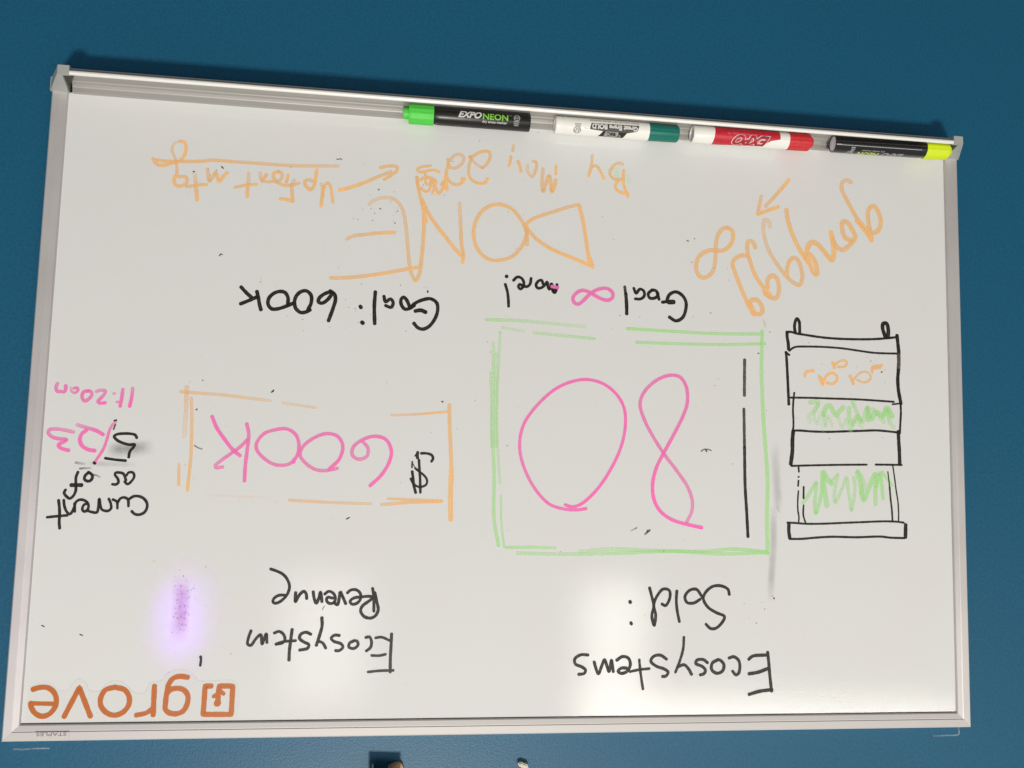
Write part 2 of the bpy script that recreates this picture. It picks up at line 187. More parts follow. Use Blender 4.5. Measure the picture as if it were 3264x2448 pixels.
["handwritten_word","pink amount 600K in the orange box",[["p",31.5,1,1,1,[2959,2986,2911,3089,2827,3204,2751,3294,2688,3342]],["p",30.2,0.9,0.6,1,[2630,3192,2693,3262,2773,3326,2853,3389,2904,3439,2897,3458,2838,3450]],["p",31.6,0.7,1.1,1,[2644,3044,2621,3136,2626,3272,2636,3420,2637,3574]],["p",30.6,0.7,0.9,1,[2197,3385,2275,3418,2372,3416,2471,3361,2541,3282,2545,3221,2483,3132,2388,3094,2279,3082,2197,3130,2160,3222,2170,3322,2210,3385]],["p",30.9,0.6,1,1,[1798,3437,1895,3459,1993,3454,2094,3394,2146,3321,2125,3246,2031,3162,1910,3115,1810,3137,1757,3223,1783,3349,1877,3449]],["p",31.3,0.6,1.1,1,[1573,3181,1521,3242,1530,3318,1604,3347,1665,3309,1658,3233,1574,3162,1463,3127,1356,3156,1302,3261,1317,3362,1387,3490,1488,3592]]]],
["handwritten_word","black dollar sign in the orange box",[["k",23.3,1.0,1.0,1,[920,3350,906,3321,917,3292,949,3277,985,3273,1021,3275]],["k",26.9,1.0,1.0,1,[1053,3266,1056,3289,1053,3320]],["k",11.6,1.0,1.0,1,[1078,3303,1068,3285]],["g",16.1,1.0,1.0,1,[1101,3357,1103,3411]],["g",8.9,1.0,1.0,1,[1101,3366,1077,3406]],["k",19.7,1.0,1.0,1,[1072,3417,1042,3441,1005,3467,973,3497,955,3533,962,3568,997,3589,1041,3590,1087,3560,1111,3516]],["k",24.9,1.0,1.0,1,[1099,3449,1089,3509,1080,3575,1059,3648]],["k",23.2,1.0,1.0,1,[1039,3338,1032,3418,1023,3507,1015,3645]]]],
["drawn_box","orange box round the pink 600K",[["o",38.7,0.5,0.2,0,[3200,2721,3194,2931,3195,3178]],["o",26.2,0.5,1,0,[3227,3435,3218,3623]],["o",28.8,0.5,1.0,1,[3153,2819,3137,3028,3127,3359,3139,3670]],["o",29.3,0.6,0.35,0,[3251,2767,2874,2784,2438,2823]],["o",24.9,0.3,0.4,0,[2327,2840,2019,2874]],["o",22.9,0.4,1,1,[1315,2922,1082,2906,777,2871]],["o",35.7,0.7,1.0,1,[767,2806,759,2979,740,3233,728,3424]],["o",45.5,1,0.9,0,[728,3424,729,3676,719,3896]],["o",27.0,0.6,0.4,1,[2223,3743,1857,3755,1475,3762]],["o",30.0,0.5,1.0,0,[1376,3767,1115,3740,813,3728]],["o",25.2,0.5,1.0,0,[1316,3711,807,3722]],["o",31.6,0.1,0.12,0,[3001,3710,2405,3722]]]],
["drawn_box","large green double box round the pink 80",[["n",34.0,0.6,0.3,1,[435,1961,130,1954,-179,1968,-553,1984]],["n",22.0,0.3,0.3,1,[-796,1987,-836,1989]],["n",32.1,0.9,0.8,1,[-978,1985,-1441,1991,-1927,1993,-2387,1975]],["n",30.7,0.35,0.3,1,[281,2030,66,2059]],["n",31.0,0.5,0.6,1,[-42,2069,-336,2084,-649,2101]],["n",30.5,0.8,0.8,1,[-1075,2118,-1442,2115,-2009,2100,-2420,2074]],["n",38.2,0.9,1.0,1,[-2387,1948,-2379,2337,-2397,2808,-2424,3197,-2440,3429,-2433,3814,-2437,4180]],["n",32.8,0.4,0.9,1,[358,2187,348,2596,342,3047,315,3492,308,3861,256,4135]],["n",20.9,0.5,0.5,0,[379,2476,349,3196]],["n",27.1,0.5,0.4,1,[295,2077,301,2443,304,2896,277,3343,257,3543]],["n",20.7,0.6,0.8,1,[245,3661,232,3933,202,4145]],["n",35.9,0.35,0.5,0,[328,2292,311,3195]],["n",29.7,0.7,0.5,1,[181,4152,-74,4146,-293,4149]],["n",33.7,0.5,0.8,1,[75,4202,-377,4207,-990,4189,-1457,4165,-1932,4186,-2437,4168]],["n",34.0,0.4,0.9,1,[-529,4180,-835,4154,-1379,4165,-1773,4165,-2091,4139,-2429,4162]]]],
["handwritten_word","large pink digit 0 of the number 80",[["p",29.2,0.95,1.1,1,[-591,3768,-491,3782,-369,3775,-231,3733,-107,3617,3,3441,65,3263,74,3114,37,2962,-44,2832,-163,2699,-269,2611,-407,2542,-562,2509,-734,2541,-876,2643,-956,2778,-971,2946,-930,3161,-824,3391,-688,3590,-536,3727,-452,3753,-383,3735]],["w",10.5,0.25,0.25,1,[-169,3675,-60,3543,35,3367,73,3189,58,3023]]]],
["handwritten_word","large pink digit 8 of the number 80",[["p",33.2,1.15,0.6,1,[-1756,3932,-1613,3904,-1455,3861,-1328,3773,-1265,3653,-1255,3502,-1293,3349,-1363,3210,-1465,3023,-1559,2836,-1603,2695,-1589,2540,-1525,2449,-1428,2434,-1285,2489,-1160,2610,-1118,2727,-1170,2902,-1355,3203,-1499,3382,-1611,3540,-1659,3676,-1652,3782,-1605,3874]]]],
["drawn_line","black vertical stroke left of the planter drawing",[["g",28.8,0.95,0.9,1,[-2200,2246,-2197,2609]],["g",27.1,0.95,1,1,[-2192,2745,-2195,2940,-2198,3126]],["k",28.3,0.9,1.05,1,[-2198,3126,-2204,3512,-2220,3772,-2233,4013]]]],
["planter_drawing","black outline drawing of a stacked planter cabinet",[["k",29.6,1.0,1.0,1,[-2741,1940,-2734,1879,-2746,1821,-2763,1798,-2784,1826,-2790,1938]],["k",37.9,1.0,1.0,1,[-3724,1940,-3698,1857,-3703,1809,-3742,1803,-3759,1854,-3757,1946]],["k",22.4,1.0,1.0,1,[-2651,1942,-2696,1939,-2749,1951,-2862,1964,-3013,1979,-3166,1986,-3357,1985,-3549,1977,-3704,1963,-3840,1944]],["k",30.9,1.0,1.0,1,[-2653,1941,-2654,1991,-2665,2055,-2669,2120]],["k",26.4,1.0,1.0,1,[-2642,2150,-2648,2236,-2655,2372,-2661,2514,-2668,2681]],["k",22.1,1.0,1.0,1,[-2635,2150,-2676,2177]],["k",19.4,1.0,1.0,1,[-2676,2134,-2710,2107,-2748,2091,-2861,2083,-3012,2079,-3165,2081,-3279,2087,-3432,2102,-3586,2116,-3709,2117,-3872,2113]],["k",34.8,1.0,1.0,1,[-3856,1923,-3863,1996,-3874,2109]],["g",36.2,1.0,1.0,1,[-3870,2120,-3871,2201,-3865,2281]],["k",34.5,1.0,1.0,1,[-3865,2288,-3856,2376,-3861,2492,-3886,2633]],["k",19.2,1.0,1.0,1,[-2685,2613,-2894,2608,-3121,2607,-3425,2606,-3809,2617]],["k",16.5,1.0,1.0,1,[-3793,2643,-3886,2631]],["k",21.9,1.0,1.0,1,[-2662,2682,-2673,2681]],["k",18.9,1.0,1.0,1,[-2727,2562,-2716,2655,-2712,2747,-2716,2847,-2714,2917,-2701,2974]],["k",20.9,1.0,1.0,1,[-3882,2633,-3884,2723,-3878,2810,-3868,2940]],["k",20.5,1.0,1.0,1,[-2705,2947,-2778,2944,-2909,2949,-3083,2948,-3259,2938,-3436,2928,-3613,2918,-3729,2923,-3836,2931]],["k",37.0,1.0,1.0,1,[-2713,2952,-2704,3051,-2703,3149,-2685,3284]],["k",34.6,1.0,1.0,1,[-3852,2922,-3854,3018,-3859,3118,-3861,3259]],["k",18.7,1.0,1.0,1,[-2690,3303,-2862,3294,-3211,3279,-3501,3270]],["k",19.0,1.0,1.0,1,[-3597,3267,-3883,3263]],["k",16.8,1.0,1.0,1,[-2767,3315,-2771,3360]],["k",13.4,1.0,1.0,1,[-2762,3415,-2773,3407]],["k",16.8,1.0,1.0,1,[-2766,3448,-2761,3502]],["k",15.0,1.0,1.0,1,[-2764,3551,-2756,3661,-2757,3742,-2768,3814,-2765,3856]],["k",18.4,1.0,1.0,1,[-2820,3509,-2818,3623]],["k",16.7,1.0,1.0,1,[-2818,3694,-2814,3789,-2836,3865]],["k",12.0,1.0,1.0,1,[-3729,3337,-3740,3436,-3747,3543]],["k",17.1,1.0,1.0,1,[-3746,3493,-3754,3609,-3766,3723,-3771,3828]],["k",13.7,1.0,1.0,1,[-3785,3278,-3801,3393,-3816,3517,-3834,3640,-3839,3738,-3837,3833]],["k",18.5,1.0,1.0,1,[-2645,3868,-2729,3871,-2840,3877,-3030,3873,-3248,3861,-3422,3852,-3686,3839,-3819,3841,-3894,3849]],["k",33.2,1.0,1.0,1,[-2662,3876,-2660,3953,-2670,4021]],["k",20.2,1.0,1.0,1,[-2668,4029,-2796,4027,-2943,4013,-3116,4002,-3377,4003,-3640,3993,-3745,4002,-3896,4004]],["k",35.8,1.0,1.0,1,[-3914,3870,-3909,3995]]]],
["plant_scribble","green zigzag plants in the top bay of the cabinet drawing",[["n",36.9,0.7,0.8,1,[-2812,3672,-2860,3610,-2912,3528,-2956,3462,-2947,3576,-2937,3673,-2945,3775,-2980,3689,-3007,3575,-3017,3468,-3022,3362]],["n",50.6,1,0.8,1,[-3027,3362,-3034,3476,-3067,3695]],["n",50.7,0.9,0.7,1,[-3036,3362,-3087,3442,-3121,3474]],["n",28.8,0.6,0.5,1,[-3113,3450,-3192,3370]],["n",33.9,0.5,0.6,1,[-3184,3391,-3156,3506,-3146,3596,-3154,3665,-3199,3587,-3244,3488,-3280,3405,-3296,3503,-3312,3634,-3328,3739,-3356,3625,-3370,3502,-3359,3403]],["n",47.7,0.9,0.9,1,[-3399,3353,-3428,3459,-3461,3631,-3515,3523,-3570,3398,-3597,3365]],["n",42.7,0.9,0.7,1,[-3593,3365,-3591,3497,-3592,3669]],["n",37.7,0.9,1,1,[-3604,3497,-3642,3356,-3673,3610]],["n",29.1,0.8,1,1,[-3668,3343,-3773,3476]],["n",42.6,0.5,0.6,1,[-3403,3336,-3472,3466,-3435,3566]]]],
["plant_scribble","green zigzag plants in the lower bay of the cabinet drawing",[["n",44.0,0.7,0.3,1,[-2894,2656,-2984,2646,-2938,2740,-2878,2799,-2892,2855]],["n",36.6,0.4,0.3,1,[-2984,2667,-2938,2797,-2967,2867,-3014,2752]],["n",48.6,0.8,0.8,1,[-3043,2779,-3067,2700,-3112,2684,-3149,2747,-3172,2775,-3218,2731,-3256,2694]],["n",36.7,0.4,0.3,1,[-3036,2751,-3057,2893,-3089,2792,-3133,2890]],["n",44.4,0.7,0.6,1,[-3317,2699,-3316,2785,-3345,2870,-3407,2782,-3460,2837,-3515,2685,-3521,2821]],["n",41.5,0.7,0.5,1,[-3356,2633,-3378,2690,-3437,2824]],["n",52.1,0.7,0.9,1,[-3523,2692,-3552,2806,-3614,2732,-3683,2773,-3730,2685,-3790,2770]],["n",44.7,0.9,0.4,1,[-3698,2758,-3738,2699,-3758,2828,-3804,2884]],["n",33.9,0.35,0.3,1,[-3194,2789,-3238,2902,-3285,2814,-3329,2927,-3384,2826,-3459,2895]],["n",32.2,0.25,0.2,1,[-2997,2859,-3042,2964]],["n",44.6,0.4,0.4,1,[-3576,2704,-3697,2830]]]],
["fish_drawing","orange fish outlines drawn in the cabinet tank",[["o",30.9,1.1,1,1,[-2938,2328,-2851,2353,-2842,2390]],["o",28.1,1,1,1,[-2994,2380,-3013,2423,-3031,2472,-3051,2421,-3085,2369,-3139,2346,-3184,2369,-3191,2409,-3160,2449,-3115,2458,-3081,2447]],["o",44.3,1,1,1,[-3009,2401,-3032,2451]],["o",37.1,1,1,1,[-3148,2241,-3161,2291]],["o",25.3,0.9,0.9,1,[-3174,2254,-3224,2220,-3277,2212,-3298,2238,-3269,2276,-3200,2280]],["o",32.7,0.9,0.9,1,[-3333,2367,-3366,2449]],["o",22.4,0.8,0.8,1,[-3366,2416,-3413,2357,-3467,2322,-3529,2327,-3560,2373,-3527,2418,-3466,2429,-3412,2407]],["o",30.0,0.8,0.9,1,[-3575,2322,-3577,2271,-3684,2246]],["o",37.5,0.7,0.8,1,[-3591,2277,-3660,2267]]]],
["handwritten_word","black word Revenue",[["k",24.3,1.0,1.0,1,[2361,4372,2306,4390,2248,4419,2207,4465,2184,4526,2194,4584,2223,4631,2264,4667,2306,4681,2327,4667,2316,4635,2274,4609,2225,4607]],["k",25.9,1.0,1.0,1,[2126,4583,2124,4666,2089,4601,2051,4572,2031,4594,2024,4637]],["k",25.9,1.0,1.0,1,[1968,4575,1955,4640,1935,4679,1915,4633,1902,4578,1885,4665]],["k",24.5,1.0,1.0,1,[1863,4596,1828,4571,1788,4585,1764,4632,1780,4675,1820,4679,1843,4654,1837,4626,1789,4632]],["k",26.0,1.0,1.0,1,[1726,4581,1731,4646,1743,4691,1777,4672]],["k",26.1,1.0,1.0,1,[1719,4577,1692,4631,1668,4682]],["k",24.6,1.0,1.0,1,[1657,4584,1629,4559,1579,4555,1541,4584,1532,4631,1566,4678,1613,4685,1629,4660,1597,4631,1532,4620,1460,4614,1393,4621]],["k",24.8,1.0,1.0,1,[1427,4541,1414,4615,1407,4750]],["k",26.1,1.0,1.0,1,[1401,4615,1458,4659,1514,4703,1529,4746,1496,4797,1437,4813,1394,4793,1368,4739,1385,4659,1406,4579]],["g",5.8,1.0,1.0,1,[1861,4703,1878,4737]]]],
["handwritten_word","black word Ecosystem above Revenue",[["k",24.0,1.0,1.0,1,[2507,4927,2527,4991,2531,5047,2503,5058,2460,4998,2420,4962,2403,5047,2371,4955,2361,5033]],["k",24.2,1.0,1.0,1,[2300,4948,2258,4934,2218,4959,2202,5005,2218,5034,2253,5044,2281,5048]],["k",22.7,1.0,1.0,1,[2274,5044,2218,5026,2105,5016]],["k",27.0,1.0,1.0,1,[2142,4916,2151,5027,2157,5105,2157,5190]],["k",25.7,1.0,1.0,1,[1972,4959,2016,4941,2062,4959,2072,4995,2034,5027,1986,5052,1995,5084,2066,5101]],["k",27.2,1.0,1.0,1,[1879,4809,1874,4884,1893,4970,1918,5059]],["k",24.3,1.0,1.0,1,[1902,5020,1861,5038,1832,5084]],["k",24.4,1.0,1.0,1,[1713,4970,1757,4968,1788,4995,1761,5023,1696,5045,1676,5074,1708,5106,1743,5106]],["k",24.5,1.0,1.0,1,[1581,5020,1617,5038,1622,5074,1578,5088,1540,5056,1552,5020,1581,5017]],["k",24.6,1.0,1.0,1,[1472,4988,1437,4984,1418,5028,1425,5078,1462,5110]],["k",26.1,1.0,1.0,1,[1236,4956,1237,5064,1239,5179,1236,5301]],["k",21.8,1.0,1.0,1,[1383,4992,1328,4986,1250,5017]],["k",21.7,1.0,1.0,1,[1413,5151,1343,5153,1284,5141]],["k",21.7,1.0,1.0,1,[1439,5300,1338,5290,1207,5287]]]],
["handwritten_word","black word Sold:",[["k",30.6,1.0,1.0,1,[-1037,4649,-1043,4659]],["k",28.5,1.0,1.0,1,[-1050,4850,-1056,4863]],["k",26.6,1.0,1.0,1,[-1232,4518,-1256,4603,-1276,4688,-1258,4787,-1282,4877,-1296,4777,-1276,4678,-1314,4587,-1371,4529,-1430,4542,-1437,4612,-1394,4687,-1357,4672]],["k",26.8,1.0,1.0,1,[-1507,4546,-1502,4637,-1512,4737,-1534,4839]],["k",26.9,1.0,1.0,1,[-1743,4625,-1679,4661,-1610,4656,-1589,4601,-1636,4540,-1705,4530,-1748,4580,-1770,4615]],["k",27.0,1.0,1.0,1,[-2041,4578,-2027,4528,-1957,4495,-1871,4501,-1802,4554,-1775,4615,-1818,4696,-1904,4751,-1992,4791,-1968,4846,-1904,4902,-1851,4905,-1803,4864]]]],
["handwritten_word","large black word Ecosystems above Sold",[["k",27.0,1.0,1.0,1,[-633,5153,-559,5152,-504,5191,-510,5235,-576,5265,-611,5294,-598,5324,-544,5333]],["k",27.1,1.0,1.0,1,[-693,5217,-709,5270,-736,5329,-766,5261,-794,5197,-817,5251,-840,5310,-863,5203,-882,5310]],["k",28.2,1.0,1.0,1,[-914,5203,-971,5169,-1028,5184,-1049,5243,-1019,5306,-962,5326,-929,5306,-962,5277,-1013,5277]],["k",24.3,1.0,1.0,1,[-1045,5311,-1128,5294,-1237,5283]],["k",24.3,1.0,1.0,1,[-1137,5199,-1149,5312,-1176,5474]],["k",27.4,1.0,1.0,1,[-1408,5195,-1345,5157,-1277,5170,-1252,5214,-1304,5259,-1388,5289,-1425,5318,-1404,5353,-1368,5358]],["k",24.5,1.0,1.0,1,[-1581,4987,-1574,5096,-1540,5215,-1498,5319]],["k",27.6,1.0,1.0,1,[-1524,5265,-1587,5250,-1630,5290,-1660,5340]],["k",27.7,1.0,1.0,1,[-1820,5231,-1777,5201,-1714,5206,-1701,5236,-1767,5266,-1799,5301,-1783,5335,-1746,5345]],["k",28.9,1.0,1.0,1,[-1926,5202,-1868,5236,-1863,5296,-1916,5331,-1974,5307,-1985,5247,-1948,5207,-1926,5202]],["k",28.0,1.0,1.0,1,[-2038,5187,-2086,5175,-2135,5208,-2149,5268,-2135,5333,-2108,5347,-2074,5312]],["k",29.2,1.0,1.0,1,[-2434,5133,-2445,5229,-2454,5339,-2473,5505]],["k",29.1,1.0,1.0,1,[-2239,5200,-2280,5170,-2431,5159]],["k",31.2,1.0,1.0,1,[-2242,5338,-2333,5324,-2441,5287]],["k",31.1,1.0,1.0,1,[-2242,5533,-2354,5504,-2478,5490]]]],
["drawn_line","short black dash above the orange letter sticker",[["k",21.9,1.0,1.0,1,[2938,5155,2933,5177]],["k",20.4,1.0,1.0,1,[2933,5191,2936,5235]]]],
["ink_and_glare_smudge","grey vertical smear right of the green box",[["g",116.5,0.08,0.2,1,[-2522,3041,-2524,3223,-2533,3427,-2543,3675,-2531,3788]],["g",96.3,0.2,0.18,1,[-2502,3699,-2501,3901,-2496,4124,-2481,4347,-2468,4568,-2462,4667]],["g",30.1,0.12,0.1,1,[-2534,3698,-2567,3776]]]],
["ink_and_glare_smudge","grey smear round the digit 5",[["g",175.3,0.27,0.16,1,[3870,3322,3742,3307,3587,3295,3442,3280]],["g",106.0,0.1,0.14,1,[3855,3311,3690,3301,3510,3271]],["g",63.1,0.16,0.08,1,[4042,3439,3887,3446,3578,3444]]]],
["ink_and_glare_smudge","short grey streak left of the slash",[["g",20.9,0.35,0.15,1,[4123,3441,4082,3447,4046,3451]]]],
["ink_and_glare_smudge","dark grey streak above the words as of",[["g",17.8,0.5,0.2,1,[4084,3494,4038,3489,3993,3487]]]],
["ink_and_glare_smudge","grey tail of the letter o",[["g",14.7,0.5,0.25,1,[3963,3546,3932,3553,3908,3566]]]],
["ink_and_glare_smudge","faint grey streak at the corner of the green box",[["g",31.3,0.12,0.12,1,[-2400,1812,-2426,1913]]]],
["ink_and_glare_smudge","pale green ghost mark behind the letter B",[["n",88.4,0.22,0.22,1,[-844,367,-852,426]],["n",81.2,0.2,0.15,1,[-947,375,-978,476,-1015,503]]]],
["ink_and_glare_smudge","violet residue streak left of the word Ecosystem",[["v",182.3,0.3,0.28,0,[3148,4428,3136,4636,3138,4857,3141,5041]],["v",124.4,0.3,0.3,0,[3129,4503,3124,4710,3118,4945]]]],
["stray_mark","thin curved grey scratch right of the pink 8",[["g",11.0,0.8,0.6,1,[-1748,3181,-1777,3161,-1817,3160,-1852,3172]]]],
["stray_mark","short grey slanting mark under the pink 8",[["g",18.3,0.8,0.5,1,[-1228,3964,-1182,4003]]]],
["stray_mark","faint grey slanting mark under the pink 0",[["g",10.7,0.5,0.3,1,[-1099,3942,-1042,3973]]]],
["stray_mark","grey tick left of the pink 600K",[["g",10.8,0.6,0.5,1,[3100,3258,3067,3278,3031,3289]]]],
["stray_mark","small dark comma above the orange box",[["k",11.1,0.9,0.8,1,[2416,2720,2420,2733,2436,2741]]]],
["stray_mark","short dark slanting mark below the dollar sign",[["k",11.1,0.8,0.6,1,[1668,3891,1694,3906]]]],
["stray_mark","small dark tick above the orange word mtg",[["k",10.8,0.8,0.8,1,[3004,606,2987,622]]]],
["stray_mark","small dark scratch above the orange arrow",[["k",7.7,0.8,0.9,1,[1934,455,1914,455,1898,448,1884,456]]]],
["stray_mark","small dark caret below the word Upfront",[["k",9.6,0.9,0.8,1,[2976,1470,2965,1451,2951,1458]]]],
["stray_mark","small dark slanting mark below the pale rail",[["g",8.7,0.9,0.8,1,[4310,4881,4286,4893]]]],
["stray_mark","small dark slanting mark above the sticker",[["g",8.8,0.9,0.8,1,[3984,4960,3959,4970]]]],
]
SPECKS=[[3251,674,16.0],[3123,640,6.4],[3104,697,8.6],[3050,646,7.5],[2995,612,10.8],[3199,763,5.3],[3178,769,4.3],[2358,565,9.8],[1913,383,6.6],[1925,455,7.7],[1895,451,10.0],[1666,480,7.8],[1646,501,5.6],[1522,733,11.1],[1599,790,7.8],[1687,829,4.4],[1664,936,6.6],[1586,927,8.8],[1499,921,12.2],[1547,970,7.7],[1747,1031,6.6],[1706,1039,7.7],[1564,1042,8.8],[1516,731,13.0],[1367,744,11.6],[1401,837,7.2],[1387,866,5.8],[1336,901,6.5],[1329,934,11.6],[1347,953,6.5],[1365,978,5.8],[1350,1054,11.5],[1366,1033,5.8],[1495,920,13.0],[1587,926,8.6],[1548,969,8.6],[1564,1041,8.6],[1748,1032,7.1],[1705,1040,8.6],[1879,1171,5.7],[2015,1339,8.5],[1867,1520,9.9],[1646,1669,9.2],[1276,1664,7.9],[1011,1713,14.4],[1013,1677,7.2],[1045,1675,5.7],[580,1634,7.3],[877,743,8.8],[941,925,5.1],[1553,1147,5.7],[1003,1314,5.1],[807,399,9.1],[549,171,8.3],[878,744,9.0],[1090,656,9.0],[972,747,6.3],[242,872,8.6],[89,889,10.0],[-708,860,7.3],[-827,1090,11.6],[157,1241,9.9],[-35,38,6.6],[-1594,1054,14.5],[-1667,1029,10.4],[-1640,1272,12.4],[-1878,1319,9.4],[-2018,1321,8.3],[-2031,1436,8.3],[-1843,1784,9.3],[-1657,1832,7.2],[-2469,1952,8.3],[2586,1700,9.3],[2585,1667,7.5],[2451,1736,6.5],[1788,1829,9.5],[1759,1905,9.5],[1695,1914,11.4],[1689,1938,8.5],[1662,2047,7.6],[1552,1967,8.6],[1333,1896,7.7],[2182,2040,8.4],[1925,2104,7.5],[2168,2148,7.5],[1207,2108,8.6],[1792,2106,6.6],[2323,2014,5.6],[1011,1710,17.4],[1275,1663,7.7],[-900,1856,10.5],[-1103,1860,9.5],[-211,1753,8.4],[3105,2929,17.0],[2424,2731,13.6],[3061,2654,11.0],[3175,2671,7.3],[3172,3440,8.4],[838,2776,15.4],[689,3032,9.0],[933,3073,7.6],[3084,3557,6.0],[2339,3760,7.3],[2549,3762,6.0],[1683,3900,12.3],[921,3897,6.3],[1835,3900,6.1],[1206,3558,6.3],[1123,3345,6.3],[1370,2610,7.6],[417,2177,9.1],[386,2275,10.6],[519,2753,12.0],[195,3180,10.5],[-1920,2449,8.0],[-1883,2521,8.0],[-2348,2175,16.2],[-1695,2735,6.3],[-2430,2753,6.4],[-2248,3537,6.3],[-2075,3299,9.5],[-1793,3171,18.9],[-1205,3978,21.4],[-1088,3949,12.2],[-1842,1787,8.0],[-1371,4167,9.2],[-346,4182,7.5],[175,3991,7.4],[-2466,1952,9.8],[483,2435,6.0],[-1582,4059,6.2],[172,3936,5.9],[-2886,2044,8.9],[-3655,2144,9.0],[-3519,2169,6.7],[-3560,2205,12.0],[-3589,2227,6.7],[-3683,2310,15.0],[-3718,2291,6.8],[-3714,2424,7.5],[-3024,2260,5.9],[-3403,2278,6.7],[-3349,2560,5.9],[-2754,2821,6.6],[-3098,3017,8.5],[-3674,2990,6.0],[-1992,4401,7.3],[-2504,4613,16.9],[-2482,4591,10.6],[-2405,4716,10.5],[-2192,4664,8.4],[-2376,4653,7.4],[-2245,4805,7.3],[-2318,4853,9.4],[-1188,4776,6.1],[-449,4708,5.0],[3394,4312,8.8],[2937,4358,10.4],[2916,4704,7.4],[3397,4770,8.0],[2673,5130,7.3],[3198,5290,5.8],[3165,4391,7.3],[3198,4444,7.3],[3129,4441,10.3],[3102,4482,10.3],[4298,4888,11.6],[3972,4965,12.6],[4391,4845,5.8],[2672,5132,6.0]]
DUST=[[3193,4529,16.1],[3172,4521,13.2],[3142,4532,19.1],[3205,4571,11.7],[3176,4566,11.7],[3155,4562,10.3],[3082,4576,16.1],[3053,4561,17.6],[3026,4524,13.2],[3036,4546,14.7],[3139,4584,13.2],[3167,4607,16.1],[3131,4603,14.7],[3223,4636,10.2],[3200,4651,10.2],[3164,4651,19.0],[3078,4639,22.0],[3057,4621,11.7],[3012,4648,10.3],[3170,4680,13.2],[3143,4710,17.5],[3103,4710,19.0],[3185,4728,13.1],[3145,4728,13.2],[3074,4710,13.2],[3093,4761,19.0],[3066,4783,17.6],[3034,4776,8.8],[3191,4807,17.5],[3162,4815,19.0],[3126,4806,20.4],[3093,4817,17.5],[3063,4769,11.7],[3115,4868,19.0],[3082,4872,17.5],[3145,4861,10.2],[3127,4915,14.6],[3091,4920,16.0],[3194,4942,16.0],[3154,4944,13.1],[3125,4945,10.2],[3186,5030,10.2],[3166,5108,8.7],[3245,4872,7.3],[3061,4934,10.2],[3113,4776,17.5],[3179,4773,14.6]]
LOGO=[["icon",["L",43.7,1,1,0,[2830,5416,2884,5415,2885,5539,2887,5663,2643,5666,2642,5417,2761,5416,2765,5481,2765,5560]]],["icon",["L",31.8,1.0,1.0,1,[2806,5508,2760,5476]]],["icon",["L",31.8,1,1,1,[2718,5486,2767,5441]]],["icon",["L",61.5,1.0,1.0,1,[2770,5563,2766,5567]]],["letter",["L",43.2,1.0,1.0,1,[3039,5338,3103,5329,3161,5344,3197,5393,3212,5477,3217,5556,3215,5615,3182,5645,3118,5655,3061,5631,3030,5567,3029,5498,3067,5448,3126,5433,3184,5447,3207,5472]]],["letter",["L",43.1,1.0,1.0,1,[3321,5412,3319,5535,3317,5663]]],["letter",["L",39.0,1.0,1.0,1,[3330,5609,3376,5644,3462,5663]]],["letter",["L",42.6,1.0,1.0,1,[3658,5419,3736,5443,3771,5511,3765,5579,3713,5639,3645,5661,3574,5635,3530,5572,3532,5503,3572,5444,3658,5419]]],["letter",["L",42.5,1,1,0,[4067,5668,3957,5420,3847,5668]]],["letter",["L",42.1,1,1,1,[4343,5433,4288,5417,4222,5419,4167,5459,4141,5527,4153,5595,4196,5647,4251,5663,4310,5636,4346,5583,4352,5549]]],["letter",["L",34.5,1,1,0,[4349,5552,4155,5558]]]]
STICKER_EDGE=["F",6.8,1.0,1.0,1,[4385,5505,4383,5399,4264,5361,4187,5386,4126,5440,4050,5440,4016,5382,3962,5343,3902,5383,3869,5442,3783,5447,3721,5379,3635,5363,3555,5405,3484,5470,3406,5467,3363,5387,3258,5358,3222,5304,3155,5274,3057,5275,2986,5320,2944,5365,2647,5365,2600,5402,2582,5562,2590,5691]]
WALL_MARKS=[[4511,5973,4417,5977,4330,5971,4216,5972],[-4249,5990,-4507,5986,-4530,5975,-4525,5910]]
ORNAMENT=[[1225,6183,1214,6169,1180,6153,1152,6140,1126,6137,1103,6149,1088,6172,1077,6217,1071,6385,1218,6381],[1372,6166,1367,6147,1357,6167,1351,6314,1369,6314],[11,6168,5,6160,-25,6154,-52,6166,-79,6173,-89,6201,-94,6409,-34,6408,-26,6200,-5,6191],[1405,6150,1112,6164,1102,6438,1394,6431]]

# ------------------------------------------------------------------ whiteboard
board = empty('whiteboard', (0, 0, Z0), 'white dry-erase board in an aluminium frame, covered in handwriting, hung on the blue wall', 'whiteboard')
HW, H = .4420, .5726            # visible half width and height of the writing surface
bm = bmesh.new(); box(bm, -HW-.004, HW+.004, 0, .008, -.001, H+.004)
obj('writing_surface', bm, M_board, board)
FW = .0135; BK = WY-.0005
prof = [(.0, .0), (.0, -.0012), (.0010, -.0022), (.0050, -.0028), (.0054, -.0025), (.0058, -.0025), (.0064, -.0033), (.0128, -.0036), (FW+.0004, -.0026), (FW+.0006, BK), (.0, BK)]
